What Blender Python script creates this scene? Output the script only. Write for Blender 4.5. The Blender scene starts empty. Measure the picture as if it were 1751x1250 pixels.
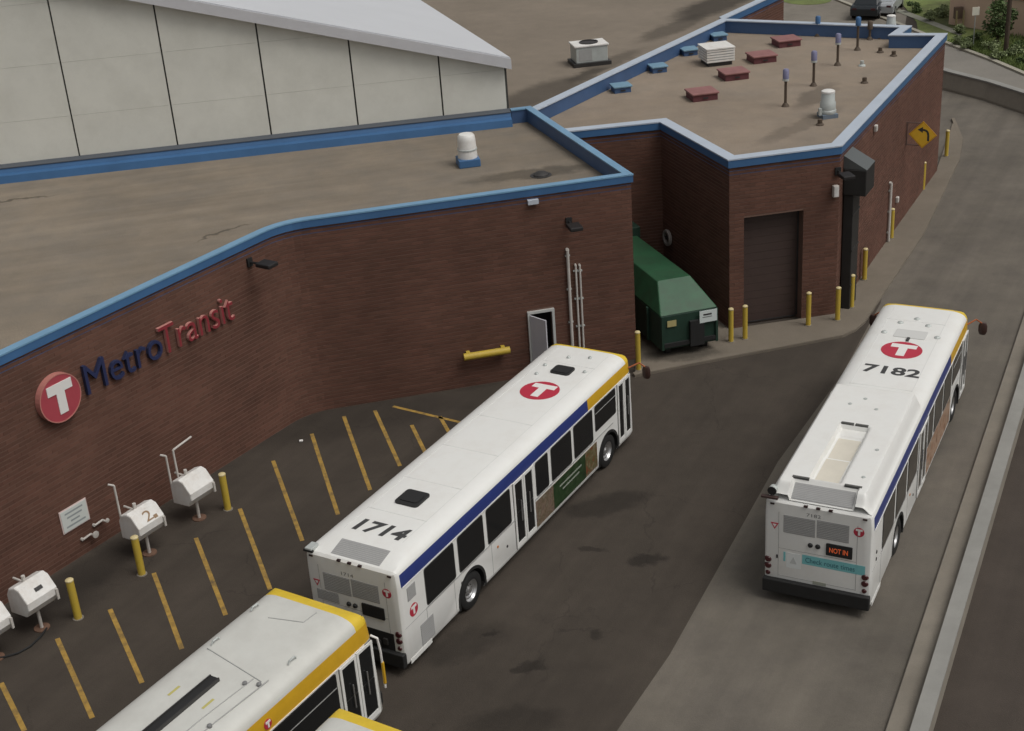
import bpy, bmesh, math, random
from mathutils import Vector, Matrix
R = math.radians
random.seed(7)
scene = bpy.context.scene
COL = scene.collection

# ------------------------------------------------------------------ camera
PW, PH = 1751.0, 1250.0
FPX, PITCH, ROLL, CAMH = 2401.3525, 0.43946729, -0.07434115, 20.201222
_cp, _sp = math.cos(PITCH), math.sin(PITCH)
_fw = Vector((0, _cp, -_sp)); _u0 = Vector((0, _sp, _cp)); _r0 = Vector((1, 0, 0))
_rt = _r0 * math.cos(ROLL) + _u0 * math.sin(ROLL)
_up = _u0 * math.cos(ROLL) - _r0 * math.sin(ROLL)
CAMO = Vector((0, 0, CAMH))
cam = bpy.data.cameras.new('camera'); cam_o = bpy.data.objects.new('camera', cam); COL.objects.link(cam_o)
cam.sensor_width = 36.0; cam.lens = FPX / PW * 36.0; cam.clip_start = 0.5; cam.clip_end = 3000
_m = Matrix((( _rt.x, _up.x, -_fw.x), (_rt.y, _up.y, -_fw.y), (_rt.z, _up.z, -_fw.z))).to_4x4()
_m.translation = CAMO
cam_o.matrix_world = _m
scene.camera = cam_o

# ------------------------------------------------------------------ light
SUN_EL, SUN_AZ = R(60), R(-32)      # soft overcast light, azimuth measured from +x
w = bpy.data.worlds.new('World'); scene.world = w; w.use_nodes = True
nt = w.node_tree; nt.nodes.clear()
sky = nt.nodes.new('ShaderNodeTexSky'); sky.sky_type = 'NISHITA'; sky.sun_disc = False
sky.sun_elevation = SUN_EL; sky.sun_rotation = R(90) - SUN_AZ
sky.air_density = 1.0; sky.dust_density = 6.0; sky.ozone_density = 1.0
hs = nt.nodes.new('ShaderNodeHueSaturation'); hs.inputs['Saturation'].default_value = 0.10
bg = nt.nodes.new('ShaderNodeBackground'); bg.inputs['Strength'].default_value = 0.108
ow = nt.nodes.new('ShaderNodeOutputWorld')
nt.links.new(sky.outputs[0], hs.inputs['Color']); nt.links.new(hs.outputs[0], bg.inputs['Color']); nt.links.new(bg.outputs[0], ow.inputs[0])
sl = bpy.data.lights.new('sun', 'SUN'); sl.energy = 1.25; sl.angle = R(32); sl.color = (1.0, 0.95, 0.88)
so = bpy.data.objects.new('sun', sl); COL.objects.link(so)
sd = Vector((math.cos(SUN_EL) * math.cos(SUN_AZ), math.cos(SUN_EL) * math.sin(SUN_AZ), math.sin(SUN_EL)))
so.rotation_euler = sd.to_track_quat('Z', 'Y').to_euler(); so.location = (30, 10, 60)
vs = scene.view_settings
vs.view_transform = 'Standard'; vs.look = 'None'; vs.gamma = 1.0; vs.use_curve_mapping = False; vs.exposure = -0.35

# ------------------------------------------------------------------ pixel helpers
def ray(px, py):
    return _rt * ((px - PW / 2) / FPX) - _up * ((py - PH / 2) / FPX) + _fw
def at(px, py, z=0.0):
    d = ray(px, py); t = (z - CAMO.z) / d.z
    return CAMO + d * t
def at2(px, py, z=0.0):
    p = at(px, py, z); return Vector((p.x, p.y))
def on_wall(px, py, P, D):
    """pixel -> (u, z) on the vertical plane through P along the unit 2d direction D"""
    n = Vector((-D.y, D.x, 0)); d = ray(px, py)
    t = (Vector((P.x, P.y, 0)) - CAMO).dot(n) / d.dot(n)
    q = CAMO + d * t
    return (Vector((q.x, q.y)) - Vector((P.x, P.y))).dot(D), q.z

# ------------------------------------------------------------------ materials
MATS = {}
def mat(name, col, rough=0.6, metal=0.0, var=0.0, vscale=2.0, bump=0.0, bscale=60.0, dirt=None, dscale=0.6, damt=0.4, spec=0.5, coat=0.0):
    if name in MATS: return MATS[name]
    m = bpy.data.materials.new(name); m.use_nodes = True; MATS[name] = m
    t = m.node_tree; b = t.nodes['Principled BSDF']
    b.inputs['Base Color'].default_value = (*col, 1); b.inputs['Roughness'].default_value = rough
    b.inputs['Metallic'].default_value = metal; b.inputs['Specular IOR Level'].default_value = spec
    b.inputs['Coat Weight'].default_value = coat
    if var or bump or dirt:
        tc = t.nodes.new('ShaderNodeTexCoord')
    out = None
    if var:
        n = t.nodes.new('ShaderNodeTexNoise'); n.inputs['Scale'].default_value = vscale; n.inputs['Detail'].default_value = 6; n.inputs['Roughness'].default_value = 0.65
        t.links.new(tc.outputs['Object'], n.inputs['Vector'])
        r = t.nodes.new('ShaderNodeMapRange'); r.inputs[1].default_value = 0.3; r.inputs[2].default_value = 0.7
        r.inputs[3].default_value = 1 - var; r.inputs[4].default_value = 1 + var
        t.links.new(n.outputs['Fac'], r.inputs[0])
        x = t.nodes.new('ShaderNodeMix'); x.data_type = 'RGBA'; x.blend_type = 'MULTIPLY'; x.inputs[0].default_value = 1
        x.inputs[6].default_value = (*col, 1); t.links.new(r.outputs[0], x.inputs[7])
        out = x.outputs[2]
    if dirt:
        n = t.nodes.new('ShaderNodeTexNoise'); n.inputs['Scale'].default_value = dscale; n.inputs['Detail'].default_value = 8; n.inputs['Roughness'].default_value = 0.7
        t.links.new(tc.outputs['Object'], n.inputs['Vector'])
        r = t.nodes.new('ShaderNodeMapRange'); r.inputs[1].default_value = 0.45; r.inputs[2].default_value = 0.75; r.inputs[4].default_value = damt
        t.links.new(n.outputs['Fac'], r.inputs[0])
        x = t.nodes.new('ShaderNodeMix'); x.data_type = 'RGBA'
        t.links.new(r.outputs[0], x.inputs[0])
        if out: t.links.new(out, x.inputs[6])
        else: x.inputs[6].default_value = (*col, 1)
        x.inputs[7].default_value = (*dirt, 1); out = x.outputs[2]
    if out: t.links.new(out, b.inputs['Base Color'])
    if bump:
        n = t.nodes.new('ShaderNodeTexNoise'); n.inputs['Scale'].default_value = bscale; n.inputs['Detail'].default_value = 4
        t.links.new(tc.outputs['Object'], n.inputs['Vector'])
        bp = t.nodes.new('ShaderNodeBump'); bp.inputs['Strength'].default_value = bump; bp.inputs['Distance'].default_value = 0.02
        t.links.new(n.outputs['Fac'], bp.inputs['Height']); t.links.new(bp.outputs[0], b.inputs['Normal'])
    return m

def ground_mat(name, col, stains=(), streak=None, big=0.18, fine=0.12, dirtcol=None, rough=0.9, cracks=False):
    """weathered paving: two noises, grain, optional lengthwise wear, and stains with shapes of their own"""
    m = bpy.data.materials.new(name); m.use_nodes = True; MATS[name] = m
    t = m.node_tree; b = t.nodes['Principled BSDF']; b.inputs['Roughness'].default_value = rough; b.inputs['Specular IOR Level'].default_value = 0.3
    g = t.nodes.new('ShaderNodeNewGeometry'); pos = g.outputs['Position']
    def noise(scale, detail=6, src=pos, rough_=0.6):
        n = t.nodes.new('ShaderNodeTexNoise'); n.inputs['Scale'].default_value = scale; n.inputs['Detail'].default_value = detail; n.inputs['Roughness'].default_value = rough_
        t.links.new(src, n.inputs['Vector']); return n
    def rng(src, a, b_, c, d, smooth=False):
        r = t.nodes.new('ShaderNodeMapRange'); r.interpolation_type = 'SMOOTHSTEP' if smooth else 'LINEAR'
        for i, v in enumerate((a, b_, c, d)): r.inputs[i + 1].default_value = v
        t.links.new(src, r.inputs[0]); return r.outputs[0]
    def mul(a, b_):
        x = t.nodes.new('ShaderNodeMath'); x.operation = 'MULTIPLY'; t.links.new(a, x.inputs[0]); t.links.new(b_, x.inputs[1]); return x.outputs[0]
    f = rng(noise(0.22).outputs['Fac'], 0.3, 0.7, 1 - big, 1 + big)
    f = mul(f, rng(noise(1.3, 8).outputs['Fac'], 0.3, 0.7, 1 - big * .55, 1 + big * .55))
    f = mul(f, rng(noise(45, 3).outputs['Fac'], 0.3, 0.7, 1 - fine, 1 + fine))
    if streak is not None:
        mp = t.nodes.new('ShaderNodeMapping'); mp.vector_type = 'TEXTURE'; mp.inputs['Rotation'].default_value = (0, 0, streak); mp.inputs['Scale'].default_value = (14, .8, 1)
        t.links.new(pos, mp.inputs['Vector'])
        f = mul(f, rng(noise(1.0, 5, mp.outputs[0]).outputs['Fac'], 0.3, 0.7, .88, 1.12))
    wn = noise(1.6, 4)
    if cracks:
        wc = t.nodes.new('ShaderNodeVectorMath'); wc.operation = 'MULTIPLY_ADD'; t.links.new(noise(.9, 5).outputs['Color'], wc.inputs[0]); wc.inputs[1].default_value = (1.6, 1.6, 0); t.links.new(pos, wc.inputs[2])
        vo = t.nodes.new('ShaderNodeTexVoronoi'); vo.feature = 'DISTANCE_TO_EDGE'; vo.inputs['Scale'].default_value = .23; t.links.new(wc.outputs[0], vo.inputs['Vector'])
        ck_ = rng(vo.outputs['Distance'], .002, .007, .82, 1.0, True)
        mk = rng(noise(.35, 3).outputs['Fac'], .45, .55, 0, 1)
        mx = t.nodes.new('ShaderNodeMix'); mx.data_type = 'FLOAT'; mx.inputs[2].default_value = 1.0; t.links.new(mk, mx.inputs[0]); t.links.new(ck_, mx.inputs[3])
        f = mul(f, mx.outputs[0])
        f = mul(f, rng(noise(7, 2).outputs['Fac'], .70, .76, 1.0, .85))
    ws = t.nodes.new('ShaderNodeVectorMath'); ws.operation = 'MULTIPLY_ADD'; t.links.new(wn.outputs['Color'], ws.inputs[0]); ws.inputs[1].default_value = (.9, .9, 0); t.links.new(pos, ws.inputs[2])
    for (cx, cy, rx, ry, ang, amt) in stains:
        mp = t.nodes.new('ShaderNodeMapping'); mp.vector_type = 'TEXTURE'
        mp.inputs['Location'].default_value = (cx + .45, cy + .45, 0); mp.inputs['Rotation'].default_value = (0, 0, ang); mp.inputs['Scale'].default_value = (rx, ry, 1e5)
        t.links.new(ws.outputs[0], mp.inputs['Vector'])
        ln = t.nodes.new('ShaderNodeVectorMath'); ln.operation = 'LENGTH'; t.links.new(mp.outputs[0], ln.inputs[0])
        f = mul(f, rng(ln.outputs['Value'], 0.55, 1.15, 1 - amt, 1.0, True))
    x = t.nodes.new('ShaderNodeMix'); x.data_type = 'RGBA'; x.blend_type = 'MULTIPLY'; x.inputs[0].default_value = 1
    if dirtcol:
        y = t.nodes.new('ShaderNodeMix'); y.data_type = 'RGBA'; y.inputs[6].default_value = (*col, 1); y.inputs[7].default_value = (*dirtcol, 1)
        t.links.new(rng(noise(.6, 7, rough_=.7).outputs['Fac'], .4, .7, 0, 1), y.inputs[0]); t.links.new(y.outputs[2], x.inputs[6])
    else: x.inputs[6].default_value = (*col, 1)
    t.links.new(f, x.inputs[7]); t.links.new(x.outputs[2], b.inputs['Base Color'])
    bp = t.nodes.new('ShaderNodeBump'); bp.inputs['Strength'].default_value = .5; bp.inputs['Distance'].default_value = .015
    t.links.new(noise(30, 4).outputs['Fac'], bp.inputs['Height']); t.links.new(bp.outputs[0], b.inputs['Normal'])
    return m

WHITE = mat('bus_white', (.81, .81, .78), .42, var=.035, vscale=1.5, dirt=(.50, .46, .41), dscale=1.5, damt=.28, coat=.12)
BLUE = mat('bus_blue', (.028, .045, .19), .35, var=.08)
YELLOW = mat('bus_yellow', (.62, .36, .02), .4, var=.08)
GLASS = mat('tinted_glass', (.012, .013, .014), .08, spec=.6)
BLACK = mat('black_rubber', (.014, .014, .014), .7, var=.2, vscale=6)
DARKMET = mat('dark_metal', (.035, .033, .032), .5, var=.2)
GREYG = mat('grey_grille', (.38, .38, .37), .55, var=.06, vscale=5)
SILVER = mat('silver_metal', (.55, .55, .55), .32, .8, var=.1, vscale=8)
RED = mat('logo_red', (.48, .03, .06), .45, var=.05)
LOGOW = mat('logo_white', (.8, .78, .75), .5)
TEXTK = mat('number_black', (.05, .05, .05), .6)
LAMPRED = mat('lamp_red', (.065, .014, .016), .3)
AMBER = mat('lamp_amber', (.5, .16, .02), .3)
POSTY = mat('post_yellow', (.56, .40, .05), .55, var=.12, vscale=3, dirt=(.25, .19, .09), dscale=3, damt=.5)
LINEY = mat('line_yellow', (.38, .235, .05), .8, var=.25, vscale=5, dirt=(.075, .06, .045), dscale=2.6, damt=.95)
TANKW = mat('enamel_white', (.78, .77, .74), .45, var=.06, vscale=3, dirt=(.42, .32, .22), dscale=2.5, damt=.35)
PIPEW = mat('pipe_white', (.55, .52, .48), .6, var=.1)
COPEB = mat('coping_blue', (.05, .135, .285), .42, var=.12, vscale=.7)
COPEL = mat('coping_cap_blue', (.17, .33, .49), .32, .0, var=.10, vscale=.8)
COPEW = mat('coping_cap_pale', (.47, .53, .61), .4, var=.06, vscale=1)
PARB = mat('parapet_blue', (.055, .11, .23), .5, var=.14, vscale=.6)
MORTAR = mat('mortar', (.165, .098, .074), .95, var=.1)
CONC = mat('concrete', (.23, .205, .168), .9, var=.12, vscale=.8, bump=.3, bscale=40, dirt=(.15, .13, .105), dscale=.5, damt=.5)
CONC2 = mat('concrete_coping', (.27, .265, .245), .85, var=.1, vscale=1, bump=.2, bscale=50)
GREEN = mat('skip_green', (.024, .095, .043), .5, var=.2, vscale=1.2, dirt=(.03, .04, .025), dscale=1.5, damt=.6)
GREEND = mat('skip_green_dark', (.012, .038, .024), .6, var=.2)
BROWN = mat('door_brown', (.062, .040, .034), .6, var=.08)
GALV = mat('galvanised', (.50, .53, .51), .5, .2, var=.08, vscale=3)
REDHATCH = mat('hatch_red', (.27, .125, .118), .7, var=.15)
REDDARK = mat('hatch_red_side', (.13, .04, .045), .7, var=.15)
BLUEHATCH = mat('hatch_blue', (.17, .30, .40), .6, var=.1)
PIPEBR = mat('pipe_brown', (.09, .065, .045), .7)
PURPLE = mat('cap_purple', (.21, .21, .33), .6)
PANELW = mat('wall_panel', (.70, .695, .63), .75, var=.05, vscale=.5, dirt=(.50, .49, .43), dscale=.8, damt=.35, bump=.1, bscale=6)
MEMB = mat('membrane_white', (.58, .595, .62), .6, var=.03, vscale=.3)
GREYF = mat('fascia_grey', (.58, .58, .60), .5, var=.04)
SEAM = mat('seam_dark', (.05, .05, .045), .8)

def brick_material():
    m = bpy.data.materials.new('brick'); m.use_nodes = True
    t = m.node_tree; b = t.nodes['Principled BSDF']; b.inputs['Roughness'].default_value = .9; b.inputs['Specular IOR Level'].default_value = .25
    a = t.nodes.new('ShaderNodeAttribute'); a.attribute_name = 'Col'
    g = t.nodes.new('ShaderNodeNewGeometry'); n = t.nodes.new('ShaderNodeTexNoise'); n.inputs['Scale'].default_value = .5; n.inputs['Detail'].default_value = 6
    t.links.new(g.outputs['Position'], n.inputs['Vector'])
    r = t.nodes.new('ShaderNodeMapRange'); r.inputs[1].default_value = .3; r.inputs[2].default_value = .7; r.inputs[3].default_value = .82; r.inputs[4].default_value = 1.14
    t.links.new(n.outputs['Fac'], r.inputs[0])
    x = t.nodes.new('ShaderNodeMix'); x.data_type = 'RGBA'; x.blend_type = 'MULTIPLY'; x.inputs[0].default_value = 1
    t.links.new(a.outputs['Color'], x.inputs[6]); t.links.new(r.outputs[0], x.inputs[7]); t.links.new(x.outputs[2], b.inputs['Base Color'])
    return m
BRICK = brick_material()

# ------------------------------------------------------------------ mesh helpers
def F(O, X, Y):
    X = Vector(X).normalized(); Y = Vector(Y); Z = X.cross(Y).normalized(); Y = Z.cross(X)
    m = Matrix((X, Y, Z)).transposed().to_4x4(); m.translation = Vector(O); return m
ID = Matrix.Identity(4)
class MB:
    def __init__(s): s.v = []; s.f = []; s.mi = []
    def add(s, vs_, fs, M=None, mi=0):
        o = len(s.v)
        s.v += [tuple(M @ Vector(v)) if M is not None else tuple(v) for v in vs_]
        s.f += [tuple(i + o for i in f) for f in fs]; s.mi += [mi] * len(fs); return s
    def box(s, c, d, M=None, mi=0):
        x, y, z = c; a, b, e = d[0] / 2, d[1] / 2, d[2] / 2
        vs_ = [(x + i * a, y + j * b, z + k * e) for i in (-1, 1) for j in (-1, 1) for k in (-1, 1)]
        return s.add(vs_, [(0, 1, 3, 2), (4, 6, 7, 5), (0, 4, 5, 1), (2, 3, 7, 6), (0, 2, 6, 4), (1, 5, 7, 3)], M, mi)
    def prism(s, poly, z0, z1, M=None, mi=0):
        n = len(poly); a = sum(poly[i][0] * poly[(i + 1) % n][1] - poly[(i + 1) % n][0] * poly[i][1] for i in range(n))
        if a < 0: poly = poly[::-1]
        zf0 = z0 if callable(z0) else (lambda x, y: z0); zf1 = z1 if callable(z1) else (lambda x, y: z1)
        vs_ = [(p[0], p[1], zf0(p[0], p[1])) for p in poly] + [(p[0], p[1], zf1(p[0], p[1])) for p in poly]
        fs = [tuple(range(n - 1, -1, -1)), tuple(range(n, 2 * n))] + [(i, (i + 1) % n, n + (i + 1) % n, n + i) for i in range(n)]
        return s.add(vs_, fs, M, mi)
    def cyl(s, p0, p1, r0, r1=None, n=12, M=None, mi=0):
        r1 = r0 if r1 is None else r1
        p0 = Vector(p0); p1 = Vector(p1); d = (p1 - p0).normalized()
        x = d.orthogonal().normalized(); y = d.cross(x)
        vs_ = []
        for p, r_ in ((p0, r0), (p1, r1)):
            vs_ += [p + (x * math.cos(2 * math.pi * i / n) + y * math.sin(2 * math.pi * i / n)) * r_ for i in range(n)]
        fs = [(i, (i + 1) % n, n + (i + 1) % n, n + i) for i in range(n)] + [tuple(range(n - 1, -1, -1)), tuple(range(n, 2 * n))]
        return s.add(vs_, fs, M, mi)
    def tube(s, pts, r, n=8, M=None, mi=0):
        for a, b in zip(pts, pts[1:]): s.cyl(a, b, r, r, n, M, mi)
        return s
    def lathe(s, prof, n=16, M=None, mi=0, closed=False):
        vs_ = []; k = len(prof)
        for i in range(n):
            c, q = math.cos(2 * math.pi * i / n), math.sin(2 * math.pi * i / n)
            vs_ += [(r_ * c, r_ * q, z) for r_, z in prof]
        fs = [(i * k + j, ((i + 1) % n) * k + j, ((i + 1) % n) * k + j + 1, i * k + j + 1) for i in range(n) for j in range(k - 1)]
        if closed: fs += [(i * k + k - 1, ((i + 1) % n) * k + k - 1, ((i + 1) % n) * k, i * k) for i in range(n)]
        else:
            if prof[0][0] > 1e-5: fs.append(tuple(i * k for i in range(n - 1, -1, -1)))
            if prof[-1][0] > 1e-5: fs.append(tuple(i * k + k - 1 for i in range(n)))
        return s.add(vs_, fs, M, mi)
    def build(s, name, mats, parent=None, smooth=False, bevel=0.0):
        me = bpy.data.meshes.new(name); me.from_pydata(s.v, [], s.f)
        for m in (mats if isinstance(mats, (list, tuple)) else [mats]): me.materials.append(m)
        me.polygons.foreach_set('material_index', s.mi)
        me.update()
        o = bpy.data.objects.new(name, me); COL.objects.link(o)
        if parent: o.parent = parent
        if smooth: me.shade_auto_smooth(angle=R(38)) if hasattr(me, 'shade_auto_smooth') else auto_smooth(me)
        if bevel:
            b = o.modifiers.new('bevel', 'BEVEL'); b.width = bevel; b.segments = 2; b.limit_method = 'ANGLE'; b.angle_limit = R(40)
        return o
def auto_smooth(me, ang=R(38)):
    me.polygons.foreach_set('use_smooth', [True] * len(me.polygons))
    bm = bmesh.new(); bm.from_mesh(me)
    for e in bm.edges:
        if len(e.link_faces) == 2 and e.calc_face_angle(0) > ang: e.smooth = False
    bm.to_mesh(me); bm.free()
def rrect(w_, h_, r_=0.0, seg=3):
    if r_ <= 0: return [(-w_ / 2, -h_ / 2), (w_ / 2, -h_ / 2), (w_ / 2, h_ / 2), (-w_ / 2, h_ / 2)]
    out = []
    for cx, cy, a0 in ((w_ / 2 - r_, h_ / 2 - r_, 0), (-w_ / 2 + r_, h_ / 2 - r_, 90), (-w_ / 2 + r_, -h_ / 2 + r_, 180), (w_ / 2 - r_, -h_ / 2 + r_, 270)):
        for i in range(seg + 1):
            a = R(a0 + 90 * i / seg); out.append((cx + r_ * math.cos(a), cy + r_ * math.sin(a)))
    return out
def ellipse(a, b, n=28): return [(a * math.cos(2 * math.pi * i / n), b * math.sin(2 * math.pi * i / n)) for i in range(n)]
def thing(name, label, cat, loc=(0, 0, 0), rz=0, group=None):
    o = bpy.data.objects.new(name, None); COL.objects.link(o); o.location = loc; o.rotation_euler = (0, 0, rz)
    o.empty_display_size = .3
    return tag(o, label, cat, group)
def tag(o, label, cat, group=None):
    o['label'] = label; o['category'] = cat
    if group: o['group'] = group
    return o
def struct(o): o['kind'] = 'structure'; return o
def panel(name, mats, parent, M, w_, h_, t_, r_=0.0, poly=None):
    return MB().prism(poly or rrect(w_, h_, r_), 0, t_, M).build(name, mats, parent)
def text_geo(s, size, extr=0.0, bold=0.0, shear=0.0):
    c = bpy.data.curves.new('t', 'FONT'); c.body = s; c.size = size; c.extrude = extr; c.offset = bold; c.shear = shear
    c.align_x = 'LEFT'; c.resolution_u = 3
    o = bpy.data.objects.new('t', c); COL.objects.link(o)
    dg = bpy.context.evaluated_depsgraph_get(); me = bpy.data.meshes.new_from_object(o.evaluated_get(dg))
    vs_ = [tuple(v.co) for v in me.vertices]; fs = [tuple(p.vertices) for p in me.polygons]
    bpy.data.objects.remove(o); bpy.data.curves.remove(c); bpy.data.meshes.remove(me)
    return vs_, fs
def text(name, s, mats, parent, M, w_, h_, extr=0.0, bold=0.0, shear=0.0):
    """lettering fitted to a w_ x h_ box centred on the frame M"""
    vs_, fs = text_geo(s, 1.0, 0, bold, shear)
    xs = [v[0] for v in vs_]; ys = [v[1] for v in vs_]
    x0, x1, y0, y1 = min(xs), max(xs), min(ys), max(ys)
    q = [((v[0] - (x0 + x1) / 2) * w_ / (x1 - x0), (v[1] - (y0 + y1) / 2) * h_ / (y1 - y0), 0) for v in vs_]
    return MB().add(q, fs, M).build(name, mats, parent)
def tee(s=1.0):   # the T of the round emblem
    return [(-.30 * s, .34 * s), (-.30 * s, .13 * s), (-.09 * s, .13 * s), (-.09 * s, -.34 * s), (.12 * s, -.34 * s), (.12 * s, .13 * s), (.33 * s, .13 * s), (.33 * s, .34 * s)][::-1]
def emblem(parent, M, rad, t_=.004):
    d = panel('emblem_disc', RED, parent, M, 0, 0, t_, poly=ellipse(rad, rad))
    panel('emblem_letter', LOGOW, d, M @ Matrix.Translation((0, 0, t_)), 0, 0, t_, poly=[(x * 2 * rad, y * 2 * rad) for x, y in tee()])
    return d

# ------------------------------------------------------------------ the ground and paving
hd = R(61)
S = lambda x, y, rx, ry, amt, a=0.0: (at(x, y).x, at(x, y).y, rx, ry, a, amt)
stains = [S(1035, 862, 1.4, .6, .42, .3), S(1108, 957, .55, .28, .5), S(905, 1138, .5, .25, .5), S(1015, 940, .35, .15, .4), S(790, 1100, 1.4, .7, .32, .5),
          S(1025, 1085, .3, .15, .4, 1), S(840, 1085, .25, .12, .4), S(880, 1235, 1.2, .6, .3), S(560, 720, 5, 1.5, .25, .2), S(140, 985, 3, .8, .35, .95), S(60, 1060, 3, 1.0, .3, .95)]
ASPH = ground_mat('yard_asphalt', (.060, .049, .039), stains, streak=hd, big=.15, fine=.16, cracks=True)
LANE = ground_mat('lane_concrete', (.148, .131, .108), [S(1560, 1080, 2.5, 1.2, .18, hd)], streak=hd, big=.12, fine=.08, dirtcol=(.122, .108, .092))
WALKM = ground_mat('pavement_concrete', (.185, .158, .125), [S(1160, 610, 1.6, .6, .5)], big=.12, fine=.08)
ROADM = ground_mat('road_asphalt', (.062, .05, .041), streak=hd, big=.14, fine=.08)
FARR = ground_mat('far_road', (.23, .215, .19), big=.08, fine=.05)
FARLOT = ground_mat('far_lot', (.21, .19, .16), big=.16, fine=.05)
GRASSM = ground_mat('grass', (.16, .20, .065), big=.3, fine=.3, dirtcol=(.11, .115, .055))

def sheet(name, poly, z, m, parent=None):
    o = MB().add([(p[0], p[1], z) for p in poly], [tuple(range(len(poly)))]).build(name, m, parent)
    if o.data.polygons[0].normal.z < 0: o.data.flip_normals()
    return struct(o)
ground = sheet('ground', [(-900, -200), (900, -200), (900, 1500), (-900, 1500)], 0.0, ASPH)
# the barrier line and its far bend
d_b = (at2(1751, 540) - at2(1515, 1250)).normalized()
b0 = at2(1515, 1250) - d_b * 25; b1 = at2(1515, 1250) + d_b * 30
inner = [b0, at2(1515, 1250), b0.lerp(b1, .66), at2(1751, 540) + d_b * 3, at2(1800, 400), at2(1812, 300), at2(1795, 225), at2(1751, 196), at2(1680, 172), at2(1612, 154), Vector((22.6, 77.4))]
lane_left = [at2(1055, 1250) - d_b * 25, at2(1055, 1250), at2(1145, 1120), at2(1330, 790), at2(1440, 640), at2(1505, 520)]
walk_out = [at2(1085, 645), at2(1200, 622), at2(1330, 598), at2(1440, 577), at2(1462, 567), at2(1478, 553), at2(1580, 400), at2(1640, 275), at2(1646, 240), at2(1632, 205)]
sheet('lane', [tuple(p) for p in lane_left] + [(19.5, 62), (19.5, 77)] + [tuple(p) for p in inner[::-1]], .004, LANE)
def shifted(pts, d):
    out = []
    for i, p in enumerate(pts):
        t = (pts[min(i + 1, len(pts) - 1)] - pts[max(i - 1, 0)]).normalized(); out.append(p + Vector((t.y, -t.x)) * d)
    return out
road = sheet('road', [tuple(p) for p in shifted(inner, .85)[:6]] + [(90, inner[5].y), (90, b0.y)], .004, ROADM)

# ------------------------------------------------------------------ painted bay lines
def line(px0, px1, wd=.12):
    a, b = at2(*px0), at2(*px1); d = (b - a).normalized(); n = Vector((-d.y, d.x)) * wd / 2
    o = MB().add([(a.x - n.x, a.y - n.y, .006), (b.x - n.x, b.y - n.y, .006), (b.x + n.x, b.y + n.y, .006), (a.x + n.x, a.y + n.y, .006)], [(0, 1, 2, 3)]).build('bay_line', LINEY, ground)
    if o.data.polygons[0].normal.z < 0: o.data.flip_normals()
for a, b in [((588, 712), (633, 838)), ((641, 702), (684, 797)), ((533, 742), (578, 880)), ((467, 788), (517, 925)), ((410, 870), (462, 1008)), ((335, 920), (386, 1052)),
             ((263, 980), (311, 1110)), ((188, 1042), (243, 1168)), ((98, 1092), (158, 1228)), ((2, 1168), (42, 1250)), ((672, 695), (790, 723)), ((704, 727), (740, 800)), ((752, 712), (775, 752))]:
    line(a, b)

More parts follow.
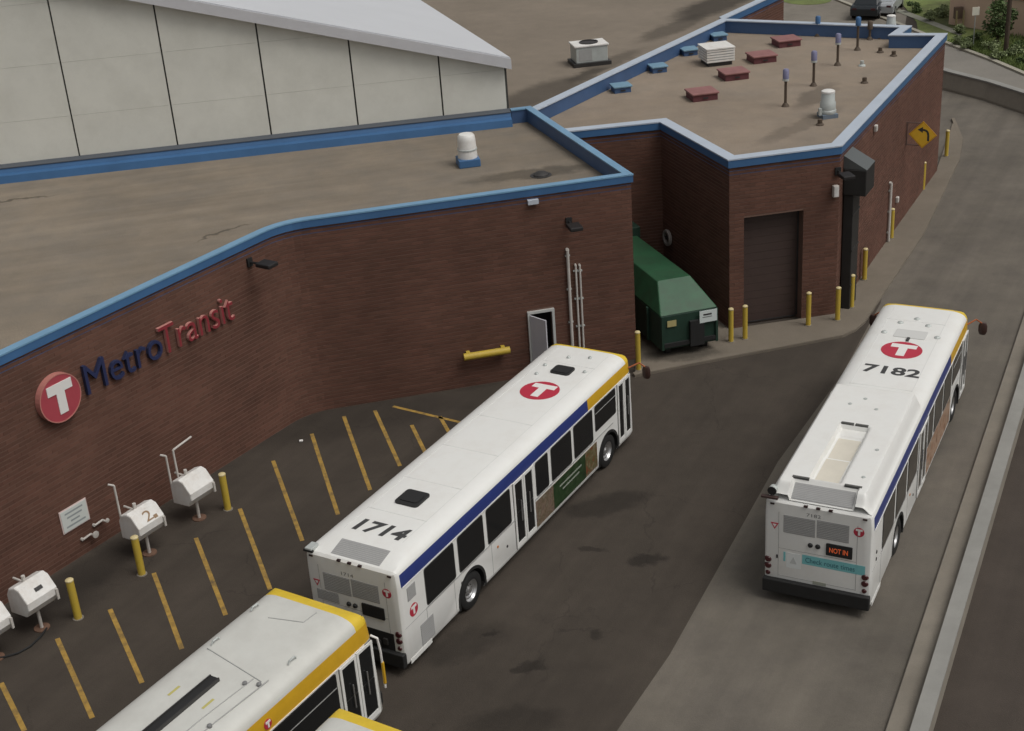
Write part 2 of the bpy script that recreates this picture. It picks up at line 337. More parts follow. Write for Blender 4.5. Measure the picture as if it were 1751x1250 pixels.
# ------------------------------------------------------------------ bus builder
BW = 2.59
def bus_profile(top):
    k = top - 2.95
    half = [(.03, .28), (.0, .34), (0, 1.25), (0, 2.36), (.02, 2.70 + k * .6), (.05, 2.77 + k), (.11, 2.84 + k), (.2, 2.89 + k), (.32, 2.925 + k), (.45, 2.945 + k), (.8, 2.95 + k)]
    return half + [(BW - y, z) for y, z in half[::-1]]
def lerp_tab(tab, x):
    if x <= tab[0][0]: return tab[0][1]
    for (a, va), (b, vb) in zip(tab, tab[1:]):
        if x <= b: return va + (vb - va) * (x - a) / (b - a)
    return tab[-1][1]
def bus_body(root, L, top, wheels, band, big_cap, paint=None):
    prof = bus_profile(top); n = len(prof)
    ramp = .65
    xs = [0, .02, .06, .12, .3, ramp, 1.5, 3, 5, 7, 8.5, band, 11.0, L - 1.0, L - .62, L - .42, L - .3, L - .18, L - .09, L - .03, L]
    xs = sorted(set(round(x, 3) for x in xs))
    inset = [(0, .09), (.02, .045), (.06, .015), (.12, 0), (L - .3, 0), (L - .18, .015), (L - .09, .04), (L - .03, .08), (L, .14)]
    d = top
    ztop = [(0, d - .21), (.05, d - .15), (ramp, d), (L - (.62 if big_cap else .3), d), (L - .18, d - (.10 if big_cap else .05)), (L - .09, d - (.17 if big_cap else .09)), (L - .03, d - .24), (L, d - .33)]
    vs_ = []
    for x in xs:
        ins = lerp_tab(inset, x); zt = lerp_tab(ztop, x)
        for y, z in prof:
            yy = BW / 2 + (y - BW / 2) * (1 - 2 * ins / BW); zz = min(z, zt)
            xx = x
            if x > L - .5: xx = x - max(0, zz - 1.0) * .09 * (x - L + .5) / .5
            vs_.append((xx, yy, zz))
    fs = []; mi = []
    for i in range(len(xs) - 1):
        xm = (xs[i] + xs[i + 1]) / 2
        for j in range(n):
            k = (j + 1) % n
            fs.append((i * n + j, (i + 1) * n + j, (i + 1) * n + k, i * n + k))
            m = 0
            side_band = j in (3, n - 5)
            if j == n - 1: m = 3
            elif side_band and .1 < xm: m = 1 if xm < band else 2
            if xm > L - (.62 if big_cap else .44) and 3 <= j <= n - 5: m = 4 if 4 <= j <= n - 6 else 2
            mi.append(m)
    fs.append(tuple(range(n))); mi.append(0)
    o_ = (len(xs) - 1) * n
    fs.append(tuple(o_ + j for j in range(n - 1, -1, -1))); mi.append(4 if big_cap else 3)
    mb = MB(); mb.v = vs_; mb.f = fs; mb.mi = mi
    body = mb.build('body', [paint or WHITE, BLUE, YELLOW, DARKMET, mat('cap_yellow', (.74, .52, .04), .42, var=.08)], root)
    bm = bmesh.new(); bm.from_mesh(body.data); bmesh.ops.recalc_face_normals(bm, faces=bm.faces); bm.to_mesh(body.data); bm.free()
    cut = MB()
    for wx in wheels:
        cut.cyl((wx, -.2, .5), (wx, .56, .5), .59, n=28, mi=3); cut.cyl((wx, BW - .56, .5), (wx, BW + .2, .5), .59, n=28, mi=3)
    co = cut.build('cut', [WHITE, BLUE, YELLOW, DARKMET], root)
    bo = body.modifiers.new('b', 'BOOLEAN'); bo.operation = 'DIFFERENCE'; bo.object = co; bo.solver = 'EXACT'
    dg = bpy.context.evaluated_depsgraph_get(); me = bpy.data.meshes.new_from_object(body.evaluated_get(dg))
    body.modifiers.clear(); body.data = me; bpy.data.objects.remove(co)
    auto_smooth(me, R(28))
    return body
def wheel(root, x, y, sgn):
    M = F((x, y, .5), (1, 0, 0), (0, 0, 1 * sgn)) if sgn > 0 else F((x, y, .5), (1, 0, 0), (0, 0, 1))
    if sgn < 0: M = F((x, y, .5), (-1, 0, 0), (0, 0, 1))
    # frame z points outwards
    t_ = MB().lathe([(.29, -.14), (.43, -.15), (.485, -.12), (.5, -.07), (.5, .07), (.485, .12), (.43, .15), (.30, .14), (.29, .10)], 28, M, closed=True).build('wheel', BLACK, root, smooth=True)
    MB().lathe([(0, .10), (.085, .10), (.10, .05), (.17, .03), (.20, .06), (.25, .06), (.285, .115), (.30, .12), (.30, -.1)], 24, M).build('rim', SILVER, t_, smooth=True)
    nb = MB()
    for i in range(8):
        a = i * math.pi / 4; nb.cyl((.135 * math.cos(a), .135 * math.sin(a), .03), (.135 * math.cos(a), .135 * math.sin(a), .06), .014, n=6, M=M)
    nb.build('wheel_nuts', DARKMET, t_)
def side_frame(x, z, off=0.0): return F((x, -off, z), (1, 0, 0), (0, 0, 1))          # right side, faces -y
def left_frame(x, z, off=0.0): return F((x, BW + off, z), (-1, 0, 0), (0, 0, 1))
def rear_frame(y, z, off=0.0): return F((-off, y, z), (0, -1, 0), (0, 0, 1))
def roof_frame(x, y, z): return F((x, y, z), (0, -1, 0), (1, 0, 0))
def bus_window(root, x0, x1, z0=1.30, z1=2.31, left=False, transom=False):
    M = (left_frame if left else side_frame)((x0 + x1) / 2, (z0 + z1) / 2, -.002)
    fr = panel('window', DARKMET, root, M, x1 - x0, z1 - z0, .012, .07)
    panel('pane', GLASS, fr, M @ Matrix.Translation((0, 0, .012)), x1 - x0 - .05, z1 - z0 - .05, .004, .055)
    if transom: MB().box((0, (z1 - z0) * .2, .018), (x1 - x0 - .06, .022, .006), M).build('transom', GREYG, fr)
def bus_door(root, x0, x1, z0, z1):
    w_ = x1 - x0; M = side_frame((x0 + x1) / 2, (z0 + z1) / 2, -.002)
    dr = panel('door', DARKMET, root, M, w_, z1 - z0, .012, .02)
    for s in (-1, 1):
        Mo = M @ Matrix.Translation((s * w_ / 4, 0, .012)); lw, lh = w_ / 2 - .02, z1 - z0 - .03
        fb = MB(); e = .07
        fb.box((-lw / 2 + e / 2, 0, .012), (e, lh, .024), Mo); fb.box((lw / 2 - e / 2, 0, .012), (e, lh, .024), Mo)
        fb.box((0, lh / 2 - e / 2, .012), (lw - 2 * e, e, .024), Mo); fb.box((0, -lh / 2 + e, .012), (lw - 2 * e, 2 * e, .024), Mo)
        fb.build('door_leaf', WHITE, dr)
        for k in (0, 1):
            h2 = (lh - 3 * e) / 2
            panel('door_pane', GLASS, dr, Mo @ Matrix.Translation((0, (-.5 + k) * (h2 - .0) + e / 2 + (.012 if k else -.012), .004)), lw - 2 * e, h2 - .024, .006)
        MB().tube([(s * .04 * -1, -.25, .05), (s * .04 * -1, .35, .05)], .016, M=Mo).build('door_handle', SILVER, dr)
def round_lamp(name, root, M, r_, m, t_=.02):
    MB().lathe([(0, t_), (r_ * .7, t_), (r_, t_ * .3), (r_, 0)], 14, M).build(name, m, root, smooth=True)
def bus_mirror(root, x, y0, y1, z):
    a = MB().tube([(x - .25, y0, z + .15), (x + .1, (y0 + y1) / 2, z + .2), (x + .15, y1, z + .05)], .022).build('mirror_arm', mat('mirror_orange', (.35, .09, .02), .5), root)
    MB().lathe([(0, -.17), (.09, -.16), (.13, -.08), (.13, .08), (.09, .16), (0, .17)], 12, Matrix.Translation((x + .15, y1, z - .1)) @ Matrix.Diagonal((.6, 1, 1.15, 1))).build('mirror', mat('mirror_brown', (.05, .025, .02), .4), a, smooth=True)
def bus_common(root, L, top, wheels, rearlamps=True):
    for wx in wheels:
        for s, y in ((1, .165), (-1, BW - .165)):
            wheel(root, wx, y, s)
        for s in (0, 1):
            y0, y1 = (.004, .55) if s == 0 else (BW - .55, BW - .004)
            ar = MB(); n = 16
            pts = [(wx + .582 * math.cos(math.pi * i / n), .5 + .582 * math.sin(math.pi * i / n)) for i in range(n + 1)]
            pts = [(pts[0][0], .3)] + pts + [(pts[-1][0], .3)]
            vs_ = [(p[0], y, p[1]) for y in (y0, y1) for p in pts]; k = len(pts)
            ar.add(vs_, [(i, i + 1, k + i + 1, k + i) for i in range(k - 1)])
            yb = y1 if s == 0 else y0
            ar.add([(p[0], yb, p[1]) for p in pts], [tuple(range(k))])
            ar.build('wheel_well', BLACK, root)
            lip = MB(); yo = -.012 if s == 0 else BW + .012; yi = .02 if s == 0 else BW - .02
            po = [(wx + .655 * math.cos(math.pi * i / n), .5 + .655 * math.sin(math.pi * i / n)) for i in range(n + 1)]
            pi_ = [(wx + .575 * math.cos(math.pi * i / n), .5 + .575 * math.sin(math.pi * i / n)) for i in range(n + 1)]
            po = [(po[0][0], .29)] + po + [(po[-1][0], .29)]; pi_ = [(pi_[0][0], .29)] + pi_ + [(pi_[-1][0], .29)]
            v = []
            for a, b in zip(po, pi_): v += [(a[0], yo, a[1]), (b[0], yo, b[1]), (a[0], yi, a[1]), (b[0], yi, b[1])]
            fs = []
            for i in range(len(po) - 1):
                a, b = i * 4, i * 4 + 4
                fs += [(a, b, b + 1, a + 1), (a, a + 2, b + 2, b), (a + 1, b + 1, b + 3, a + 3)]
            lip.add(v, fs).build('wheel_arch', BLACK, root)
    MB().cyl((wheels[0], .3, .5), (wheels[0], BW - .3, .5), .09).build('axle', BLACK, root)
    MB().cyl((wheels[1], .3, .5), (wheels[1], BW - .3, .5), .07).build('axle', BLACK, root)
    # front: windscreen, headlamps and bumper
    M = F((L + .015, BW / 2, 1.0), (0, 1, 0), (-.09, 0, 1))
    panel('windscreen', GLASS, root, M @ Matrix.Translation((0, .68, -.012)), BW - .75, 1.25, .02, .1)
    MB().box((L + .05, BW / 2, .5), (.16, BW - .3, .34)).build('front_bumper', BLACK, root, bevel=.04)
    for y in (.42, BW - .42): round_lamp('headlight', root, F((L - .005, y, .86), (0, 1, 0), (0, 0, 1)), .11, SILVER, .03)
def slats(mb, M, w_, h_, n, t_=.004, m=0):
    for i in range(n): mb.box((0, -h_ / 2 + (i + .5) * h_ / n, t_ / 2), (w_, h_ / n * .45, t_), M, m)
def grille(root, name, M, w_, h_, n, mats=(GREYG, DARKMET)):
    fr = panel(name, mat('grille_back', (.33, .33, .33), .6), root, M, w_, h_, .006)
    mb = MB(); slats(mb, M @ Matrix.Translation((0, 0, .006)), w_ - .02, h_ - .02, n); mb.build('slats', GREYG, fr)
    return fr
def rear_face(root, number, z_off=0.0, lit=True, low_left_grille=False, engine=False):
    grille(root, 'rear_grille', rear_frame(1.735, 2.20 + z_off), .76, .48, 10); grille(root, 'rear_grille', rear_frame(.935, 2.22 + z_off), .76, .48, 10)
    emblem(root, rear_frame(.33, 2.33 + z_off), .125)
    text('fleet_number', number, mat('number_grey', (.18, .18, .18), .6), root, rear_frame(1.4, 2.55 + z_off, .004), .34, .09)
    tr = [(-.1, .08), (.1, .08), (0, -.1)]
    t_ = panel('triangle_sticker', RED, root, rear_frame(2.33, 2.1 + z_off), 0, 0, .004, poly=tr[::-1])
    panel('sticker_centre', LOGOW, t_, rear_frame(2.33, 2.105 + z_off, .004), 0, 0, .003, poly=[(a * .5, b * .5) for a, b in tr[::-1]])
    for y in (1.46, 1.28): round_lamp('rear_camera', root, rear_frame(y, 1.73 + z_off), .062, BLACK, .05)
    sg = panel('destination_sign', BLACK, root, rear_frame(.77, 1.72 + z_off), .62, .32, .03, .02)
    if lit:
        led = bpy.data.materials.new('led_orange'); led.use_nodes = True; b = led.node_tree.nodes['Principled BSDF']
        b.inputs['Base Color'].default_value = (.5, .1, .03, 1); b.inputs['Emission Color'].default_value = (1, .16, .05, 1); b.inputs['Emission Strength'].default_value = .28
        text('sign_text', 'NOT IN', led, sg, rear_frame(.78, 1.72 + z_off, .034), .44, .14, bold=.02)
    for y in (1.0, 1.295, 1.59): MB().box((-.0, y, 2.77), (.06, .09, .04)).build('marker_light', mat('lamp_dark', (.03, .012, .012), .3), root)
    for y in (.2, BW - .2): MB().box((.01, y, 2.70), (.07, .10, .035)).build('marker_light', mat('lamp_dark', (.03, .012, .012), .3), root)
    for y in (.15, BW - .08 if not engine else BW - .15):
        for z in (1.12, .94, .74): round_lamp('tail_light', root, rear_frame(y + (0 if y < 1 else -.03), z, -.035), .095 if z > .8 else .07, LAMPRED, .06)

def make_bus_a(number, label, loc, hdg, hybrid):
    L = 12.45; wheels = (2.98, 10.66)
    root = thing('city_bus', label, 'bus', (loc[0], loc[1], 0), hdg, 'city buses in the yard')
    bus_body(root, L, 2.95, wheels, 9.52, False)
    bus_common(root, L, 2.95, wheels)
    for x0, x1 in [(1.03, 2.33), (2.50, 3.70), (3.86, 5.06)]: bus_window(root, x0, x1)
    for x0, x1 in [(6.40, 7.10), (7.26, 8.44), (8.58, 9.74)]: bus_window(root, x0, x1)
    bus_window(root, 9.88, 11.22, 1.5, 2.31, transom=True)
    for i in range(8): bus_window(root, 1.03 + i * 1.25, 2.15 + i * 1.25, left=True)
    bus_door(root, 5.2, 6.26, .38, 2.36); bus_door(root, 11.32, 12.18, .40, 2.34)
    bus_mirror(root, L - .05, .02, -.38, 2.35); bus_mirror(root, L - .05, BW - .02, BW + .3, 2.2)
    # thin white rail under the coloured band
    MB().box(((.15 + 12.1) / 2, -.006, 2.345), (11.9, .016, .022)).build('side_rail', WHITE, root)
    MB().box((6.0, -.006, 1.27), (10.0, .014, .018)).build('belt_rail', SILVER, root)
    panel('bumper_skirt', WHITE, root, side_frame(.62, .30, -.004), .9, .12, .012)
    MB().box((-.04, BW / 2, .45), (.16, BW - .0, .37)).build('rear_bumper', BLACK, root, bevel=.03)
    for x in (2.55, 4.3, 4.75): round_lamp('side_marker', root, side_frame(x, 1.0 if x < 4.5 else .75), .04, AMBER if x == 4.3 else DARKMET, .015)
    sm_ = mat('seam_grey', (.36, .36, .35), .7); sl_ = MB()
    for x in (1.0, 2.22, 4.0, 6.33, 7.2, 8.5, 9.8): sl_.box((x, -.001, .80), (.012, .006, .92))
    sl_.box((6.85, -.001, .36), (6.1, .006, .010)); sl_.box((1.1, -.001, 1.26), (2.0, .006, .010)); sl_.build('side_seams', sm_, root)
    rs = MB()
    for x in ((2.0, 3.6, 5.4, 7.2, 10.9) if not hybrid else (6.35, 10.9)): rs.box((x, BW / 2, 2.951), (.014, BW - .9, .005))
    for y in (.47, BW - .47): rs.box(((6.3 if hybrid else 1.0) / 2 + 5.9, y, 2.947), (11.8 - (6.3 if hybrid else 1.0), .014, .006))
    rs.build('roof_seams', mat('seam_pale', (.68, .68, .66), .6), root)
    rl = MB()
    for y in (.36, BW - .36): rl.box((-.001, y, 1.6), (.006, .012, 1.8))
    rl.box((-.001, BW / 2, 1.5), (.006, BW - .74, .010)); rl.box((-.001, BW / 2, .72), (.006, BW - .74, .010)); rl.build('rear_seams', sm_, root)
    # roof ramp grille at the tail
    gM = F((.36, 1.22, 2.872), (0, -1, 0), (.97, 0, .243))
    if not hybrid:
        grille(root, 'roof_grille', gM, 1.36, .5, 9)
    rear_face(root, number, 0 if hybrid else -.12, lit=hybrid)
    return root

def mosaic(name, cols, scale):
    m = bpy.data.materials.new(name); m.use_nodes = True; t = m.node_tree; b = t.nodes['Principled BSDF']; b.inputs['Roughness'].default_value = .4
    tc = t.nodes.new('ShaderNodeTexCoord'); n = t.nodes.new('ShaderNodeTexNoise'); n.inputs['Scale'].default_value = scale; n.inputs['Detail'].default_value = 3
    t.links.new(tc.outputs['Object'], n.inputs['Vector'])
    cr = t.nodes.new('ShaderNodeValToRGB'); e = cr.color_ramp.elements
    while len(e) < len(cols): e.new(.5)
    for i, c in enumerate(cols): e[i].position = .3 + .4 * i / (len(cols) - 1); e[i].color = (*c, 1)
    t.links.new(n.outputs['Fac'], cr.inputs[0]); t.links.new(cr.outputs[0], b.inputs['Base Color'])
    return m
# bus in the middle of the yard
BUS1 = ((-2.927932, 26.493839), 1.025212)
b1714 = make_bus_a('1714', 'white city bus numbered 1714 parked beside the brick wall with blue side band', BUS1[0], BUS1[1], False)
RT = 2.953
text('roof_number', '1714', TEXTK, b1714, roof_frame(1.27, 1.23, RT), 1.42, .52, bold=.035, shear=.12)
emblem(b1714, roof_frame(9.1, 1.26, RT), .56)
for x, y in ((2.73, 1.33), (10.45, 1.25)):
    hh = panel('roof_hatch', mat('hatch_black', (.018, .018, .018), .6), b1714, roof_frame(x, y, 2.95), .66 if x < 5 else .6, .66 if x < 5 else .5, .05, .09)
    panel('hatch_lid', mat('hatch_black', (.018, .018, .018), .6), hh, roof_frame(x, y, 3.0), .52, .42, .02, .08)
for x, y in ((10.0, 1.85), (10.6, 1.9), (11.3, 1.5), (11.5, .9), (10.6, .62)):
    MB().lathe([(.06, 0), (.06, .03), (.035, .06), (0, .065)], 10, Matrix.Translation((x, y, 2.945))).build('roof_fitting', GALV, b1714)
# advert along the low side
ad = panel('advert_panel', mosaic('ad_people', [(.05, .03, .03), (.22, .16, .12), (.12, .09, .05), (.3, .27, .22)], 5), b1714, side_frame(8.12, .80, -.002), 3.62, .78, .008)
panel('advert_print', mosaic('ad_green', [(.012, .025, .010), (.02, .05, .016), (.05, .07, .035)], 4), ad, side_frame(8.25, .80, .006), 1.9, .77, .003)
panel('advert_print', mosaic('ad_red', [(.22, .04, .02), (.10, .10, .04), (.3, .2, .14)], 6), ad, side_frame(9.55, .82, .006), .7, .72, .003)
for z, w_ in ((.95, 1.3), (.8, 1.0)): panel('advert_line', mat('ad_white', (.3, .33, .28), .5), ad, side_frame(8.3, z, .0095), w_, .05, .002)
grille(b1714, 'side_vent', side_frame(.48, 2.05), .34, .36, 7); grille(b1714, 'side_vent', side_frame(.95, .68), .55, .58, 9)
emblem(b1714, side_frame(.5, 1.55, 0), .17)
# tail of 1714: extra vent, open dark engine bay, low bumper
grille(b1714, 'rear_grille', rear_frame(2.05, 1.67), .62, .28, 6)
eb = panel('engine_bay', mat('engine_black', (.012, .012, .012), .8), b1714, rear_frame(1.25, .86), 1.95, .48, .012)
mb = MB(); random.seed(3)
for i in range(9): mb.box((-.03 - random.random() * .03, .5 + i * .18, .74 + random.random() * .22), (.05, .08 + random.random() * .1, .06 + random.random() * .16))
mb.build('engine_parts', DARKMET, eb)
ex = MB().box((.1, 2.42, 2.86), (.30, .2, .10)).build('exhaust_box', GALV, b1714, bevel=.02)
MB().box((-.03, 2.42, 2.84), (.06, .26, .05)).build('exhaust_outlet', BLACK, ex)

# bus on the lane
BUS2 = ((8.022068, 27.393474), 1.084327)
b7182 = make_bus_a('7182', 'white city bus numbered 7182 with raised roof fairing driving along the concrete lane', BUS2[0], BUS2[1], True)
text('roof_number', '7182', TEXTK, b7182, roof_frame(7.42, 1.24, RT), 1.55, .52, bold=.03)
emblem(b7182, roof_frame(8.82, 1.27, RT), .57)
MB().box((9.55, 1.25, 2.97), (.22, .08, .05)).build('roof_fitting', TEXTK, b7182)
panel('roof_plate', mat('plate_pale', (.62, .62, .60), .6), b7182, roof_frame(9.95, 1.25, 2.95), .9, .55, .02, .05)
for x, y in ((9.9, 2.0), (9.95, .5), (10.7, .9), (10.7, 1.7), (11.1, 1.3)):
    MB().lathe([(.09, 0), (.09, .02), (.05, .05), (0, .055)], 10, Matrix.Translation((x, y, 2.945))).build('roof_fitting', GALV, b7182)
def sm(a, b, x):
    t = max(0, min(1, (x - a) / (b - a))); return t * t * (3 - 2 * t)
def fairing():
    nx, ny = 150, 56; X0, X1, Y0, Y1 = .06, 6.0, .06, BW - .06
    v = []; f_ = []
    for i in range(nx + 1):
        for j in range(ny + 1):
            x = X0 + (X1 - X0) * i / nx; y = Y0 + (Y1 - Y0) * j / ny
            e = min(sm(Y0, Y0 + .24, y), sm(-Y1, -Y1 + .24, -y)) * sm(-X1, -X1 + .35, -x)
            tail = .35 + .65 * sm(.02, .32, x)
            z = 2.80 + .42 * e * tail
            well = sm(.93, .97, y) * sm(-1.68, -1.64, -y) * sm(.55, .6, x) * sm(-3.52, -3.47, -x)
            step = .14 + .05 * sm(1.88, 1.92, x) * sm(-3.1, -3.06, -x)
            z -= well * step
            rad = sm(.46, .50, y) * sm(-2.04, -2.0, -y) * sm(-.52, -.46, -x)
            z = z * (1 - rad) + rad * (2.83 + (x - .06) / .44 * .31)
            v.append((x, y, z))
    for i in range(nx):
        for j in range(ny):
            a = i * (ny + 1) + j; f_.append((a, a + ny + 1, a + ny + 2, a + 1))
    o = MB().add(v, f_).build('roof_fairing', WHITE, b7182); auto_smooth(o.data, R(45)); return o
fa = fairing()
grille(fa, 'radiator_grille', F((.27, 1.25, 2.99), (0, -1, 0), (.44, 0, .31)), 1.44, .42, 9)
for x, y in ((3.54, 1.5), (3.54, 1.14), (.52, 1.86), (.52, .62)):
    MB().box((x, y, 3.21), (.07, .32 if x > 1 else .4, .05)).build('fairing_slot', mat('slot_dark', (.09, .09, .085), .8), fa)
for x, y in ((4.6, 1.7), (4.5, 1.0), (2.4, .5), (1.0, .5), (5.0, 1.4)):
    MB().lathe([(.05, 0), (.05, .02), (0, .03)], 8, Matrix.Translation((x, y, 3.215))).build('fairing_bolt', GALV, fa)
sk = MB().tube([(.18, 2.40, 2.8), (.18, 2.40, 3.0), (.10, 2.40, 3.06), (-.02, 2.40, 3.05)], .095, 14).build('exhaust_stack', GALV, b7182)
MB().box((-.03, 2.45, 2.88), (.10, .40, .05)).build('stack_bracket', mat('rust_dark', (.06, .035, .03), .7), sk)
MB().cyl((-.02, 2.40, 3.05), (-.035, 2.40, 3.05), .11, n=14).build('stack_rim', BLACK, sk)
BEIGE = mat('well_beige', (.66, .62, .53), .7, var=.05)
panel('well_floor', BEIGE, fa, roof_frame(2.48, 1.31, 3.034), .56, 1.08, .006)
panel('well_floor', BEIGE, fa, roof_frame(1.27, 1.31, 3.084), .56, 1.1, .006)
TEAL = mat('banner_teal', (.20, .52, .54), .5)
bn = panel('banner', TEAL, b7182, rear_frame(.90, 1.30), 1.5, .26, .004)
text('banner_text', 'Check route times', mat('banner_ink', (.04, .14, .18), .6), bn, rear_frame(.98, 1.30, .008), 1.18, .14)
sq = panel('route_sticker', mat('sticker_white', (.74, .77, .76), .5), b7182, rear_frame(1.86, 1.2), .34, .42, .004)
MB().prism([(0, .1), (-.09, -.1), (.09, -.1)], 0, .003, rear_frame(1.86, 1.22, .004)).build('sticker_mark', mat('mark_grey', (.55, .57, .56), .6), sq)
panel('sticker_edge', TEAL, b7182, rear_frame(2.08, 1.28), .05, .26, .004)
panel('number_plate', mat('plate', (.35, .36, .30), .5), b7182, rear_frame(1.22, .70), .32, .09, .01)
MB().box((-.006, 2.26, 1.25), (.02, .04, .09)).build('latch', TEXTK, b7182)
panel('advert_panel', mosaic('ad_peach', [(.10, .06, .04), (.32, .17, .10), (.42, .30, .22), (.16, .14, .10)], 4), b7182, side_frame(8.1, .82, -.002), 3.4, .8, .008)
for z in (1.6, 1.4): round_lamp('side_marker', b7182, side_frame(.45, z), .05, DARKMET, .015)

# two more buses parked nose-on at the bottom of the picture
def make_bus_b(label, front_right, hdg, top):
    L = 12.2; c, s = math.cos(hdg), math.sin(hdg)
    root = thing('city_bus', label, 'bus', (front_right[0] - c * L, front_right[1] - s * L, 0), hdg, 'city buses in the yard')
    wheels = (3.4, 9.6)
    bus_body(root, L, top, wheels, 3.6, True, mat('bus_white_vignette', (.62, .62, .58), .42, var=.05, vscale=1.5, dirt=(.42, .40, .36), dscale=1.2, damt=.3)); bus_common(root, L, top, wheels)  # greyer white: lens vignette put into the paint, with some grime
    for i in range(3): bus_window(root, .6 + i * 1.6, 2.0 + i * 1.6)
    for x0, x1 in ((6.6, 8.25), (8.4, 10.75)): bus_window(root, x0, x1, 1.1, 2.31, transom=True)
    for i in range(6): bus_window(root, .9 + i * 1.7, 2.5 + i * 1.7, left=True)
    bus_door(root, 5.4, 6.4, .38, 2.34); bus_door(root, 10.85, 12.0, .40, 2.34)
    MB().box((6.0, -.008, 2.345), (11.5, .02, .03)).build('side_rail', LOGOW, root)
    # mirror on a swan-neck arm
    a = MB().tube([(L - .15, .05, 2.38), (L - .06, -.06, 2.28), (L - .03, -.08, 1.9), (L - .02, -.08, .95)], .026).build('mirror_arm', LOGOW, root)
    MB().box((L - .02, -.085, 1.35), (.07, .07, .6)).build('mirror', YELLOW, a, bevel=.03)
    t0 = top
    dk = mat('seam_grey', (.36, .36, .35), .7)
    def outline(pts, name='roof_seam'):
        m_ = MB()
        for p, q in zip(pts, pts[1:]): m_.cyl((p[0], p[1], t0 + .002), (q[0], q[1], t0 + .002), .012, n=6)
        m_.build(name, dk, root)
    outline([(L - 1.15, .95), (L - 1.35, 1.75)]); outline([(L - 1.15, .95), (L - .75, .92)]); outline([(L - 3.1, .45), (L - 2.75, 2.2)])
    outline([(L - 3.0, .35), (L - 4.6, .45), (L - 7, .45)]); outline([(L - 3.1, .65), (L - 4.5, .75), (L - 7, .78)])
    for x, y in ((L - 1.2, 2.25), (L - 2.5, 2.2), (L - 2.3, .32)):
        MB().tube([(x - .12, y, t0), (x - .08, y, t0 + .06), (x + .08, y, t0 + .06), (x + .12, y, t0)], .02, 6).build('roof_handle', GALV, root)
    for x, y in ((L - 3.2, .42), (L - 3.3, .70), (L - 4.6, .45)):
        MB().lathe([(.05, 0), (.05, .05), (0, .07)], 10, Matrix.Translation((x, y, t0 - .005))).build('roof_bolt', mat('bolt_grey', (.2, .2, .2), .6), root)
    tr = MB().box((L - 5.4, 1.35, t0 + .03), (3.9, .22, .06)).build('roof_channel', mat('channel_black', (.02, .02, .02), .45), root)
    MB().box((L - 5.4, 1.24, t0 + .04), (3.9, .03, .08)).box((L - 5.4, 1.46, t0 + .04), (3.9, .03, .08)).build('channel_edge', DARKMET, tr)
    for y in (.95, 1.85): panel('roof_mark', mat('mark_yellow', (.5, .45, .15), .7), root, roof_frame(L - 4.1, y, t0 + .001), .06, .32, .003)
    emblem(root, F((L - 3.55, .006, 2.53), (1, 0, 0), (0, .06, 1)), .11, .01)
    cv = MB().box((L - 8.5, 1.3, t0 + .12), (2.6, 1.9, .26)).build('roof_unit', WHITE, root, bevel=.06)
    panel('unit_grille', GREYG, cv, roof_frame(L - 7.8, 1.7, t0 + .25), .7, .7, .006, .04)
    panel('unit_grille', GREYG, cv, roof_frame(L - 7.8, .8, t0 + .25), .6, .7, .006, .04)
    for z in (1.12, .94): round_lamp('tail_light', root, rear_frame(.15, z, -.02), .075, LAMPRED, .05); round_lamp('tail_light', root, rear_frame(BW - .15, z, -.02), .075, LAMPRED, .05)
    return root
make_bus_b('white bus with yellow front band and black roof channel, behind the tail of bus 1714', (-3.34, 24.98), R(57), 3.08)
make_bus_b('bus at the bottom edge showing only its yellow rounded roof front', (-1.58, 20.70), R(57), 3.05)

